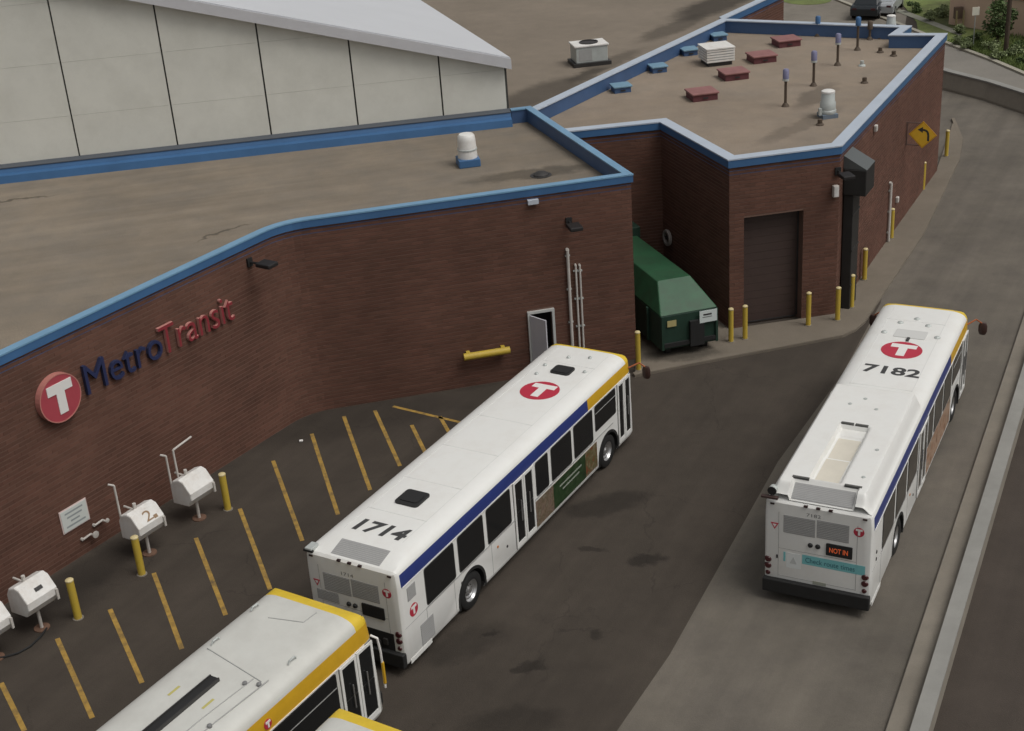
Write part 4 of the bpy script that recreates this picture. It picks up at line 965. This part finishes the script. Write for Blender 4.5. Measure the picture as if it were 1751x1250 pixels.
# wall lights
def wall_light(P, D, px, py, w_, label, ang=0):
    M = wall_frame(P, D, *on_wall(px, py, P, D), .015); t_ = thing('wall_light', label, 'lamp')
    MB().box((0, 0, .03), (.2, .26, .06), M).build('bracket', BLACK, t_)
    MB().tube([(0, 0, .05), (0, .02, .45)], .035, 8, M).build('arm', BLACK, t_)
    hd_ = MB().box((0, .04, .72), (w_, .13, .55), M).build('lamp_head', mat('lamp_bronze', (.016, .014, .014), .6), t_, bevel=.03)
    panel('lens', mat('lens', (.2, .2, .19), .3), hd_, M @ Matrix.Translation((0, -.03, .72)) @ Matrix.Rotation(R(90), 4, 'X'), w_ - .1, .42, .012)
wall_light(A3x, DAL, 425, 448, .42, 'dark wall light high on the brick wall right of the lettering')
wall_light(A2, DA1, 972, 378, .42, 'dark wall light above the white conduits near the garage corner')
wall_light(B[0], DB0, 1432, 292, .42, 'dark wall light at the service block corner beside the duct')
# conduits
for px0, py0, px1, lab, r_ in ((969, 426, 982, 'tall pale conduit with elbow, leftmost of the three by the steel door', .05), (983, 452, 990, 'short pale conduit, middle of the three by the steel door', .032), (990, 452, 997, 'short pale conduit, rightmost of the three by the steel door', .032)):
    u, z = on_wall(px0, py0, A2, DA1); M = wall_frame(A2, DA1, u, 0, .02); t_ = thing('conduit', lab, 'pipe', group='pale conduits by the steel door')
    MB().tube([(0, 0, .06), (0, 0.0, .06)], r_, 4, M) if False else None
    MB().cyl((0, .05, .07), (0, z, .07), r_, n=10, M=M).build('pipe', PIPEW, t_)
    MB().cyl((0, z, .08), (0, z, 0), r_ * 1.2, n=10, M=M).build('elbow', PIPEW, t_)
    for k in range(4): MB().box((0, .6 + k * (z - .8) / 3, .03), (.16, .05, .06), M).build('clamp', GALV, t_)
# yellow guard rail on the wall
u0, z0 = on_wall(790, 605, A2, DA1); u1, z1 = on_wall(868, 592, A2, DA1)
M = wall_frame(A2, DA1, (u0 + u1) / 2, (z0 + z1) / 2, .02); gr_ = thing('guard_rail', 'yellow horizontal guard rail fixed low on the brick wall left of the door', 'rail')
MB().cyl((-(u1 - u0) / 2, 0, .28), ((u1 - u0) / 2, 0, .28), .12, n=16, M=M).build('rail', POSTY, gr_, smooth=True)
for s in (-1, 1): MB().box((s * (u1 - u0) * .38, 0, .1), (.12, .16, .22), M).build('bracket', POSTY, gr_)

# ------------------------------------------------------------------ green compactor container
f0, f1 = at2(1131, 613, .1), at2(1227, 595, .1)
dF = (f1 - f0).normalized(); wF = (f1 - f0).length
back = -(B[0] - Bk).normalized(); nF = Vector((-dF.y, dF.x))
ck = thing('waste_container', 'dark green compactor container with white sign standing in the recess', 'container', (f0.x, f0.y, wz), math.atan2(dF.y, dF.x))
lean = back.dot(dF) / back.dot(nF)
def CK(x, y, z): return (x + lean * y, y, z)
Wc = wF; Lc = 5.6
prof_ = [(0, .28), (0, 1.52), (1.25, 2.35), (Lc, 2.35), (Lc, .28)]
V = [CK(.0, y, z) for y, z in prof_] + [CK(Wc, y, z) for y, z in prof_]
def hull(name, ptsA, ptsB, m, parent, bev=0.0):
    k = len(ptsA); o = MB().add(ptsA + ptsB, [tuple(range(k)), tuple(range(2 * k - 1, k - 1, -1))] + [(i, k + i, k + (i + 1) % k, (i + 1) % k) for i in range(k)]).build(name, m, parent, bevel=bev)
    bm = bmesh.new(); bm.from_mesh(o.data); bmesh.ops.recalc_face_normals(bm, faces=bm.faces); bm.to_mesh(o.data); bm.free(); return o
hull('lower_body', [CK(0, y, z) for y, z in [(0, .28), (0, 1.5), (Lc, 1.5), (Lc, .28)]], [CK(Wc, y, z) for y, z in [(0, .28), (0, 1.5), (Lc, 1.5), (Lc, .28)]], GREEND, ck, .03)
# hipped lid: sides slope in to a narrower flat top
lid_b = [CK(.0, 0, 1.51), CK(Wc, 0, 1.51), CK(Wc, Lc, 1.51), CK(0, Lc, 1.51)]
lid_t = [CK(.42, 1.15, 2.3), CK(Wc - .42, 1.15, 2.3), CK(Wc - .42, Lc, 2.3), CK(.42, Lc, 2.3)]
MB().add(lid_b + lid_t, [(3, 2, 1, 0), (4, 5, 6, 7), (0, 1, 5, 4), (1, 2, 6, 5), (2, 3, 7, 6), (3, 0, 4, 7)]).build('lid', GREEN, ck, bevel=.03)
for x in (0, 1): MB().box((0, 0, 0), (.08, .08, 1.2), Matrix.Translation(CK(.05 + x * (Wc - .1), -.035, .9))).build('corner_post', GREEND, ck)
for i in range(4):
    for xs_ in (-.03, Wc + .03): MB().box((0, 0, 0), (.08, .1, 1.2), Matrix.Translation(CK(xs_, 1.0 + i * 1.3, .9))).build('side_rib', GREEND, ck)
MB().box((Wc / 2, -.04, .45), (Wc - .2, .08, .14)).build('front_rail', BLACK, ck)
MB().box((Wc * .62, -.07, .75), (.5, .12, .9)).build('door_latch', BLACK, ck)
for x in (.35, Wc - .35):
    for y in (.35, Lc - .5): MB().cyl(CK(x - .09, y, .155), CK(x + .09, y, .155), .155, n=16).build('wheel', BLACK, ck)
pl_ = panel('sign_board', mat('sign_pale', (.62, .68, .66), .5), ck, F((Wc - .38, -.115, 1.30), (1, 0, 0), (0, 0, 1)), .62, .42, .02)
MB().box((-.03, .07, .022), (.3, .06, .004), F((Wc - .38, -.115, 1.30), (1, 0, 0), (0, 0, 1))).box((-.04, -.02, .022), (.34, .02, .004), F((Wc - .38, -.115, 1.30), (1, 0, 0), (0, 0, 1))).build('print', TEXTK, pl_)
panel('warning_label', mat('label_yellow', (.42, .36, .16), .6), ck, F((.38, -.04, 1.22), (1, 0, 0), (0, 0, 1)), .32, .22, .01)
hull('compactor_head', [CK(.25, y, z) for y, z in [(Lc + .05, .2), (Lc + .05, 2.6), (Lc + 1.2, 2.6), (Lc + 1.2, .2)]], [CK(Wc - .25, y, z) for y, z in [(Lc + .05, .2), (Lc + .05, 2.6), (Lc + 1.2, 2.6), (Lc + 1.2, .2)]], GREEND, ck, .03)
# hose reel on the recess wall
Dr = (B[0] - Bk).normalized(); u, z = on_wall(1127, 392, Bk, Dr)
M = wall_frame(Bk, Dr, max(u, .6), z, .02)
hr = thing('hose_reel', 'round pale hose reel on the dark recess wall above the green container', 'hose reel')
MB().lathe([(.22, .04), (.30, .04), (.32, .10), (.30, .16), (.22, .16)], 20, M, closed=True).build('reel', mat('reel_grey', (.3, .27, .25), .7), hr, smooth=True)
MB().cyl((0, 0, 0), (0, 0, .15), .06, n=10, M=M).box((0, 0, .1), (.5, .04, .03), M).build('hub', DARKMET, hr)

# ------------------------------------------------------------------ duct, pipe and diamond sign on the lane side
u0, _ = on_wall(1449, 500, B[1], DB1); u1, _ = on_wall(1476, 470, B[1], DB1)
uc = .95; M = wall_frame(B[1], DB1, uc, 0, .018)
DUCTM = mat('duct_black', (.022, .021, .02), .55, var=.2)
dt = thing('wall_duct', 'tall dark metal duct with box hood on the lane side of the block', 'duct')
MB().box((0, 2.2, .19), (.9, 4.2, .34), M).build('shaft', DUCTM, dt, bevel=.02)
hd2 = MB().box((0.05, 4.78, .40), (1.15, .92, .78), M).build('hood', DUCTM, dt, bevel=.03)
MB().add([(-.5, 5.25, .0), (.6, 5.25, .0), (.6, 5.25, .8), (-.5, 5.25, .8), (-.5, 5.7, .0), (.6, 5.7, .0)], [(3, 2, 5, 4), (0, 4, 5, 1), (0, 3, 4), (1, 5, 2), (0, 1, 2, 3)], M).build('hood_slope', mat('hood_glass', (.10, .11, .11), .3), hd2)
for k in range(3): MB().box((0, 1.0 + k * 1.3, .365), (.94, .06, .03), M).build('duct_band', DARKMET, dt)
jb = thing('junction_box', 'small pale electrical box on the corner beside the tall duct', 'box')
Mj = wall_frame(B[0], DB0, (B[1] - B[0]).length - .16, on_wall(1445, 323, B[0], DB0)[1], .018)
MB().box((0, 0, .08), (.2, .4, .16), Mj).build('case', PIPEW, jb, bevel=.02); MB().box((0, 0, .17), (.16, .34, .02), Mj).build('lid', LOGOW, jb)
u, z = on_wall(1520, 313, B[1], DB1); ub, _ = on_wall(1516, 398, B[1], DB1)
M = wall_frame(B[1], DB1, u, 0, .02); t_ = thing('drain_pipe', 'white drain pipe on the lane side wall of the block', 'pipe')
MB().cyl((0, .12, .07), (0, z, .07), .055, n=10, M=M).build('pipe', PIPEW, t_); MB().cyl((0, z, .09), (0, z, 0), .06, n=10, M=M).build('elbow', PIPEW, t_)
for k in range(3): MB().box((0, .5 + k * (z - .8) / 2, .03), (.16, .05, .06), M).build('clamp', GALV, t_)
for px, py, lab in ((1531, 341, 'small pale wall fitting beside the drain pipe'), (1494, 219, 'small pale wall fitting high under the coping on the lane side')):
    M = wall_frame(B[1], DB1, *on_wall(px, py, B[1], DB1), .018)
    b_ = MB().box((0, 0, .06), (.2, .24, .12), M).build('wall_fitting', PIPEW, bevel=.03); tag(b_, lab, 'fitting')
# diamond warning sign facing the traffic that comes up the lane
def px_of(q):
    d = q - CAMO; return d.dot(_rt) / d.dot(_fw) * FPX + PW / 2, PH / 2 - d.dot(_up) / d.dot(_fw) * FPX
u, z = on_wall(1548, 232, B[1], DB1)
P = B[1] + DB1 * u; NB1 = Vector((DB1.y, -DB1.x))
off = min((abs(px_of(Vector((P.x + NB1.x * k * .02, P.y + NB1.y * k * .02, z)))[0] - 1578), k * .02) for k in range(10, 120))[1]
z += (px_of(Vector((P.x + NB1.x * off, P.y + NB1.y * off, z)))[1] - 231) / 34.0
q = P + NB1 * off
ds = thing('warning_sign', 'yellow diamond sign with curved black arrow beside the lane', 'sign')
M = F((q.x, q.y, z), (NB1.x, NB1.y, 0), (0, 0, 1))
s_ = .55
pl_ = MB().prism([(0, -s_), (s_, 0), (0, s_), (-s_, 0)], 0, .02, M).build('plate', mat('sign_amber', (.78, .40, .03), .5, var=.05), ds)
MB().prism([(0, -s_ * .88), (s_ * .88, 0), (0, s_ * .88), (-s_ * .88, 0)], .021, .024, M).build('plate_face', mat('sign_yellow', (.98, .60, .05), .5, var=.05), pl_)
arc = [(.22 - .0, -.24), (.22, -.02), (.19, .12), (.10, .19), (.0, .2)]
mb = MB(); wd = .04
for (xa, ya), (xb, yb) in zip(arc, arc[1:]):
    d_ = Vector((xb - xa, yb - ya)).normalized(); n_ = Vector((-d_.y, d_.x)) * wd
    mb.prism([(xa - n_.x, ya - n_.y), (xb - n_.x, yb - n_.y), (xb + n_.x, yb + n_.y), (xa + n_.x, ya + n_.y)], .025, .028, M)
mb.prism([(.0, .32), (-.2, .2), (.0, .08)], .025, .028, M)
mb.build('arrow', TEXTK, pl_)
fr_ = MB()
for a, b in (((-off, .45), (.0, .45)), ((-off, -.45), (.0, -.45)), ((-.62, -.45), (-.62, .45))): fr_.cyl((a[0], a[1], -.03), (b[0], b[1], -.03), .025, n=8, M=M)
fr_.build('bracket_frame', mat('bracket_brown', (.14, .09, .075), .7), ds)

# ------------------------------------------------------------------ rooftop equipment
p = at(801, 282, RA); vt = thing('roof_vent', 'white cowl vent with blue base on the near gravel roof', 'vent', (p.x, p.y, RA), R(10))
MB().box((0, 0, .14), (.75, .75, .28)).build('base', COPEB, vt, bevel=.03)
MB().lathe([(.34, .28), (.34, .34), (.31, .9), (.29, 1.04), (.24, 1.10), (0, 1.12)], 20).build('cowl', TANKW, vt, smooth=True)
MB().lathe([(.335, .55), (.35, .56), (.35, .60), (.335, .61)], 20, closed=True).build('band', GALV, vt)
p = at(925, 300, RA); t_ = thing('roof_drain', 'low dark drain dome near the coping of the near gravel roof', 'drain', (p.x, p.y, RA))
MB().lathe([(.28, 0), (.26, .06), (.16, .12), (0, .14)], 14).build('dome', DARKMET, t_, smooth=True); MB().cyl((0, 0, 0), (0, 0, .02), .36, n=16).build('flange', DARKMET, t_)
HB = math.atan2(DB1.y, DB1.x)
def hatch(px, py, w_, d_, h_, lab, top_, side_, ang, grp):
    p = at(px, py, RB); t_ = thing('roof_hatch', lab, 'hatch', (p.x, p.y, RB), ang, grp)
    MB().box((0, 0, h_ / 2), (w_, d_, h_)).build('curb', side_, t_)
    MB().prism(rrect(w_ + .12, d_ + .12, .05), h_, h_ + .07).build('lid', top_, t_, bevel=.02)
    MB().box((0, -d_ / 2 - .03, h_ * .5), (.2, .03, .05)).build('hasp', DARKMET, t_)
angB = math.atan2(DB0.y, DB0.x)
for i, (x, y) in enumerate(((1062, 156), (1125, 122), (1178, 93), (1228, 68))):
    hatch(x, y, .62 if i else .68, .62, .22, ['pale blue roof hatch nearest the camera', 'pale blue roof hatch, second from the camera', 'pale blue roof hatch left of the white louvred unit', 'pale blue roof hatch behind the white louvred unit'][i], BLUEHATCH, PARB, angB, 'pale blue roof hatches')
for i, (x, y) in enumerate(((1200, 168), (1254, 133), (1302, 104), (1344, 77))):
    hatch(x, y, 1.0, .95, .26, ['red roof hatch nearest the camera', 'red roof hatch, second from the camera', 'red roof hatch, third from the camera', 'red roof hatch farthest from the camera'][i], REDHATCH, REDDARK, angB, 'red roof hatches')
p = at(1225, 108, RB); lu = thing('louvred_unit', 'white louvred ventilation box on the service block roof', 'roof unit', (p.x, p.y, RB), angB)
MB().box((0, 0, .09), (1.05, 1.05, .18)).build('base', DARKMET, lu)
MB().box((0, 0, .44), (1.15, 1.15, .54)).build('housing', mat('unit_back', (.35, .35, .35), .7), lu)
for k in range(5): MB().prism(rrect(1.24, 1.24), .19 + k * .11, .265 + k * .11).build('louvre', TANKW, lu)
MB().prism(rrect(1.28, 1.28, .03), .73, .78).build('cover', TANKW, lu)
for i, (x, y, y1) in enumerate(((1343, 182, 125), (1391, 147, 94), (1432, 112, 64), (1466, 86, 36), (1398, 62, 32), (1487, 68, 40))):
    p = at(x, y, RB); h_ = (y - y1) / 43.0 * .82 * (1 + .10 * (i > 0)) * 1.0
    ppx = FPX / (p - CAMO).dot(_fw) * .9; h_ = (y - y1) / ppx
    t_ = thing('vent_pipe', ['nearest', 'second nearest', 'third', 'tall plain', 'thin far', 'farthest small'][i] + ' brown vent pipe standing on the service block roof' + ('' if i > 2 else ' with purple cap'), 'vent pipe', (p.x, p.y, RB), 0, 'brown vent pipes')
    MB().cyl((0, 0, 0), (0, 0, h_), .055, n=10).build('pipe', PIPEBR, t_); MB().lathe([(.16, 0), (.10, .10), (.07, .14)], 12).build('flashing', PIPEBR, t_)
    cp_ = PURPLE if i < 3 else (COPEB if i < 5 else PIPEBR)
    MB().lathe([(.12, h_ - .34), (.12, h_ - .02), (.08, h_ + .03), (0, h_ + .04)], 12).build('cap', cp_, t_, smooth=True)
    if i < 3: MB().lathe([(.122, h_ - .42), (.125, h_ - .42), (.125, h_ - .34), (.122, h_ - .34)], 12, closed=True).build('cap_band', GALV, t_)
def fan(px, py, sc, hz, lab):
    p = at(px, py, RB); t_ = thing('exhaust_fan', lab, 'fan', (p.x, p.y, RB), angB, 'upblast exhaust fans')
    MB().box((0, 0, .10 * hz), (1.02 * sc, 1.02 * sc, .20 * hz)).build('curb', mat('fan_curb', (.16, .20, .25), .6), t_)
    MB().lathe([(.52 * sc, .20 * hz), (.54 * sc, .24 * hz), (.54 * sc, .36 * hz), (.50 * sc, .40 * hz)], 18).build('shroud', GALV, t_, smooth=True)
    MB().lathe([(.50 * sc, .40 * hz), (.50 * sc, .74 * hz), (.44 * sc, .80 * hz), (.42 * sc, 1.22 * hz), (.38 * sc, 1.27 * hz), (0, 1.28 * hz)], 18).build('hood', GALV, t_, smooth=True)
    MB().lathe([(.43 * sc, 1.2 * hz), (.43 * sc, 1.29 * hz), (.34 * sc, 1.33 * hz), (0, 1.34 * hz)], 18).build('cap', TANKW, t_, smooth=True)
    MB().box((-.6 * sc, -.2 * sc, .35 * hz), (.10, .14, .25)).build('switch_box', GALV, t_)
fan(1415, 200, .58, .76, 'pale upblast fan on the service block roof near the lane side')
fan(1523, 56, .46, .60, 'white upblast fan at the far back corner of the service block roof')
for i, (x, y) in enumerate(((1402, 214), (1478, 142), (1474, 113), (1528, 96), (1505, 90), (1505, 66), (1425, 58))):
    p = at(x, y, RB); r_ = .09 if i not in (2,) else .08
    t_ = MB().cyl((0, 0, 0), (0, 0, .22), r_, n=10).lathe([(.16, 0), (.14, .05), (r_, .08)], 10).build('pipe_stub', GALV if i in (2, 6) else PIPEBR); t_.location = (p.x, p.y, RB)
    tag(t_, ['short pipe stub in front of the near roof fan', 'dark pipe stub near the lane side coping', 'pale pipe stub on the service roof middle', 'dark pipe stub farthest right on the service roof', 'dark pipe stub left of the farthest right one', 'dark pipe stub beside the far white fan', 'pale pipe stub near the back parapet'][i], 'pipe', 'pipe stubs on the service block roof')
p = at(1008, 108, 5.47); ac = thing('rooftop_unit', 'pale rooftop air conditioning unit standing on the far gravel roof', 'roof unit', (p.x, p.y, 5.47), angB)
MB().box((0, 0, .08), (1.7, 1.3, .16)).build('skid', DARKMET, ac)
MB().box((0, 0, .50), (1.45, 1.1, .70)).build('cabinet', GALV, ac, bevel=.04)
tp = MB().box((0, 0, .89), (1.56, 1.18, .08)).build('top_cover', TANKW, ac, bevel=.02)
MB().lathe([(.36, .935), (.42, .935), (.42, .975), (.36, .975)], 18, closed=True).cyl((0, 0, .932), (0, 0, .942), .36, n=18).build('fan_guard', DARKMET, tp)
panel('vent_panel', GREYG, ac, F((-.3, -.55, .5), (1, 0, 0), (0, 0, 1)), .6, .5, .01)

# ------------------------------------------------------------------ the far corner: road, bank, tree, house, cars
k0, k1, k2 = at2(1610, 74), at2(1690, 104), at2(1760, 134)
dk2 = (k2 - k0).normalized()
far_in = [Vector((22.9, 77.6)), at2(1612, 150), at2(1680, 165), at2(1760, 190)]
sheet('far_road', [tuple(k0 - dk2 * 30), tuple(k0), tuple(k1), tuple(k2), tuple(k2 + dk2 * 30), (60, 40), (28.3, 60), (28.2, 66), (26.9, 69), (24.7, 75), (10, 100)], .008, FARR)
struct(strip('far_kerb', [tuple(k0 - dk2 * 30), tuple(k0), tuple(k1), tuple(k2), tuple(k2 + dk2 * 30)], [(-.3, 0), (-.3, .12), (0, .12), (0, 0)], mat('kerb_pale', (.36, .34, .28), .85, var=.1)))
sheet('far_lot', [(5, 86), (26.3, 88.5), (27.6, 92.5), (30, 140), (-60, 260), (-60, 110)], .016, FARLOT)
bank = sheet('grass_bank', [tuple(k0 - dk2 * 3 + Vector((.1, .2))), tuple(k0 + Vector((.35, .1))), tuple(k1 + Vector((.36, .1))), tuple(k2 + Vector((.36, .1))), tuple(k2 + dk2 * 6), (50, 70), (46, 110), (30, 110), (27.5, 90)], .03, GRASSM)
sheet('far_path', [tuple(at2(1525, 18)), tuple(at2(1545, 18)), tuple(at2(1650, 58)), tuple(at2(1640, 62))], .045, mat('path_pale', (.27, .27, .22), .9, var=.1))
sheet('grass_island', [tuple(at2(1380 + 42 * math.cos(a), 1 + 8 * math.sin(a))) for a in [i * math.pi / 8 for i in range(16)]], .03, GRASSM)
# leafy plants
LEAF = mat('leaf', (.085, .13, .042), .7, var=.45, vscale=1.8)
LEAF2 = mat('leaf_pale', (.24, .29, .14), .7, var=.4, vscale=2)
WOOD = mat('bark', (.07, .05, .035), .9, var=.2)
def foliage(parent, rx, rz, zc, n, leaf, m, seed, name='crown', clumps=14):
    rnd = random.Random(seed); V = []; Fc = []
    cs = []
    for i in range(clumps):
        a = rnd.uniform(0, 6.28); e = rnd.uniform(-.9, 1); q = math.sqrt(max(0, 1 - e * e)) * rnd.uniform(.35, .85)
        cs.append((Vector((q * math.cos(a) * rx, q * math.sin(a) * rx, zc + e * .75 * rz)), rnd.uniform(.28, .5)))
    for i in range(n):
        c_, s_ = rnd.choice(cs); d_ = Vector((rnd.gauss(0, 1), rnd.gauss(0, 1), rnd.gauss(0, 1))).normalized() * (rnd.random() ** .4)
        p_ = c_ + Vector((d_.x * rx * s_, d_.y * rx * s_, d_.z * rz * s_))
        x_ = Vector((rnd.gauss(0, 1), rnd.gauss(0, 1), rnd.gauss(0, .6))).normalized(); y_ = x_.orthogonal().normalized()
        y_.rotate(Matrix.Rotation(rnd.uniform(0, 6.28), 3, x_)); l_ = leaf * rnd.uniform(.6, 1.3)
        o_ = len(V); V += [tuple(p_ - x_ * l_), tuple(p_ + y_ * l_ * .5), tuple(p_ + x_ * l_), tuple(p_ - y_ * l_ * .5)]; Fc.append((o_, o_ + 1, o_ + 2, o_ + 3))
    return MB().add(V, Fc).build(name, m, parent)
p = at(1704, 82, 0); tr_ = thing('tree', 'small round leafy tree on the grass bank in front of the tan house', 'tree', (p.x, p.y, 0))
MB().cyl((0, 0, 0), (.05, 0, 1.6), .10, .06, 10).tube([(.05, 0, 1.2), (.5, .2, 2.2)], .04).tube([(.03, 0, 1.3), (-.4, -.1, 2.3)], .035).build('trunk', WOOD, tr_)
foliage(tr_, 1.0, 1.15, 1.65, 2600, .10, LEAF, 5)
random.seed(11)
desc = ['at the kerb end of the bank', 'under the tree', 'left of the tree', 'beside the pole', 'right of the pole', 'near the tan house corner', 'by the street sign', 'at the right edge of the bank', 'low on the bank', 'behind the pale path', 'beyond the parked cars', 'farthest beyond the path']
for i, (x, y, r_) in enumerate(((1640, 78, .8), (1668, 72, .8), (1690, 88, .9), (1735, 98, .9), (1750, 90, 1.0), (1642, 58, .7), (1655, 86, .6), (1748, 110, .7), (1705, 102, .8), (1590, 36, .9), (1560, 22, 1.0), (1610, 28, 1.0))):
    p = at(x, y, 0); s_ = thing('shrub', ('dark leafy shrub ' if i % 3 == 1 else 'pale leafy shrub ') + desc[i], 'shrub', (p.x, p.y, .03), 0, 'shrubs on the grass bank')
    r_ *= .68; foliage(s_, r_, r_ * .62, r_ * .5, 800, .07, LEAF if i % 3 == 1 else LEAF2, 30 + i, clumps=8)
    MB().cyl((0, 0, 0), (0, 0, r_ * .5), .03, n=6).build('stem', WOOD, s_)
grs = MB(); rnd = random.Random(4)
bx0, by0 = k0; 
for i in range(9000):
    t_ = rnd.uniform(0, 1); q = k0.lerp(k2 + dk2 * 3, t_) + Vector((.5, .3)) + Vector((-dk2.y, dk2.x)) * (-1 if Vector((-dk2.y, dk2.x)).x < 0 else 1) * rnd.uniform(0, 9) * rnd.random()
    a = rnd.uniform(0, 6.28); h_ = rnd.uniform(.08, .28); w_ = .025
    o_ = len(grs.v); grs.v += [(q.x - w_ * math.cos(a), q.y - w_ * math.sin(a), .03), (q.x + w_ * math.cos(a), q.y + w_ * math.sin(a), .03), (q.x + rnd.uniform(-.1, .1), q.y + rnd.uniform(-.1, .1), .03 + h_)]
    grs.f.append((o_, o_ + 1, o_ + 2)); grs.mi.append(0)
gr_o = grs.build('grass', mat('grass_blade', (.17, .23, .065), .8, var=.4, vscale=1)); gr_o['kind'] = 'stuff'; gr_o['label'] = 'rough green grass on the roadside bank'; gr_o['category'] = 'grass'
p = at(1719, 98, 0); po_ = thing('utility_pole', 'dark wooden utility pole on the grass bank beside the tree', 'pole', (p.x, p.y, 0))
MB().cyl((0, 0, 0), (0, 0, 9), .14, .10, 10).build('pole', WOOD, po_); MB().box((0, 0, 8.4), (2.2, .1, .12)).build('crossarm', WOOD, po_)
for x in (-.9, 0, .9): MB().lathe([(.03, 0), (.06, .05), (.05, .14), (0, .16)], 8, Matrix.Translation((x, 0, 8.46))).build('insulator', GALV, po_)
p = at(1664, 80, 0); ss = thing('street_sign', 'small white square sign on a thin post in front of the tan house', 'sign', (p.x, p.y, 0), 0)
MB().cyl((0, 0, 0), (0, 0, 2.0), .03, n=8).build('post', GALV, ss); MB().box((0, -.04, 2.1), (.42, .03, .48)).build('plate', mat('sign_cream', (.8, .78, .66), .5), ss)
for s in (-.15, .15): MB().cyl((0, -.06, 2.1 + s), (0, -.02, 2.1 + s), .015, n=6).build('bolt', GALV, ss)
p = at(1636, 46, 0); gp = thing('gas_meter', 'small yellowish post unit at the left corner of the tan house', 'utility box', (p.x, p.y, 0))
for x in (-.22, .22): MB().cyl((x, -.5, 0), (x, -.5, 1.1), .06, n=8).build('post', mat('meter_tan', (.32, .27, .14), .7), gp)
MB().box((0, -.1, .9), (.5, .3, .7)).build('case', mat('meter_brown', (.16, .11, .08), .7), gp)
# tan house with brick red upper storey
h0, h1 = at2(1622, 42), at2(1751, 64); dh = (h1 - h0).normalized(); hM = F((h0.x, h0.y, 0), (dh.x, dh.y, 0), (0, 0, 1))
hs_ = thing('tan_house', 'tan walled building with brick red upper storey beyond the bank', 'building')
MB().box((9, 1.05, -6), (18, 2.1, 12), hM).build('lower_wall', mat('wall_tan', (.72, .53, .41), .85, var=.06, vscale=.5), hs_)
MB().box((9, 3.6, -6), (18.06, 3.0, 12.06), hM).build('upper_wall', mat('wall_red', (.42, .14, .075), .85, var=.12, vscale=3), hs_)
MB().box((9, 5.2, -6), (18.5, .2, 12.5), hM).build('roof', DARKMET, hs_)
MB().box((9, 2.13, .0), (18.1, .07, .12), hM).build('string_course', mat('course', (.45, .36, .28), .8), hs_)
# two parked cars
def car(px, py, ang, paint, label):
    p = at(px, py, 0); c_ = thing('parked_car', label, 'car', (p.x, p.y, .016), ang, 'cars parked in the far lot')
    def loft(name, prof_, hw, m, taper=0.0, parent=c_):
        k = len(prof_); V = []
        for s in (-1, 1): V += [(x, s * (hw - taper * max(0, z - .85)), z) for x, z in prof_]
        return hull(name, V[:k], V[k:], m, parent, .04)
    bd = loft('body', [(-2.2, .3), (-2.25, .75), (-2.1, .92), (-1.2, .97), (1.0, .95), (2.05, .8), (2.2, .6), (2.15, .3)], .88, paint)
    loft('cabin', [(-1.75, .93), (-1.25, 1.42), (.35, 1.45), (1.15, .93)], .80, paint, .25)
    loft('side_glass', [(-1.5, .98), (-1.15, 1.34), (.3, 1.37), (.9, .98)], .815, GLASS, .25)
    MB().add([(.43, -.62, 1.41), (.43, .62, 1.41), (1.12, .74, .99), (1.12, -.74, .99)], [(0, 1, 2, 3)]).build('windscreen', GLASS, c_)
    for x in (-1.35, 1.35):
        for s in (-1, 1):
            w_ = MB().cyl((x, s * .72, .31), (x, s * .90, .31), .31, n=16).build('wheel', BLACK, c_); MB().cyl((x, s * .90, .31), (x, s * .91, .31), .19, n=12).build('rim', SILVER, w_)
    for s in (-.6, .6): MB().box((2.17, s, .68), (.08, .3, .12)).build('headlight', SILVER, c_); MB().box((-2.22, s, .75), (.06, .28, .12)).build('tail_light', LAMPRED, c_)
car(1488, 24, R(64), mat('car_dark', (.02, .025, .03), .3), 'dark parked car in the far lot beyond the back parapet')
car(1514, 19, R(64), mat('car_silver', (.4, .42, .44), .35), 'silver parked car in the far lot behind the dark one')
# litter
p = at(515, 755, 0); t_ = MB().box((0, 0, .03), (.12, .09, .05)).build('litter_scrap', LOGOW, bevel=.015); t_.location = (p.x, p.y, .0); tag(t_, 'tiny white scrap of litter on the asphalt near the wall base', 'litter')
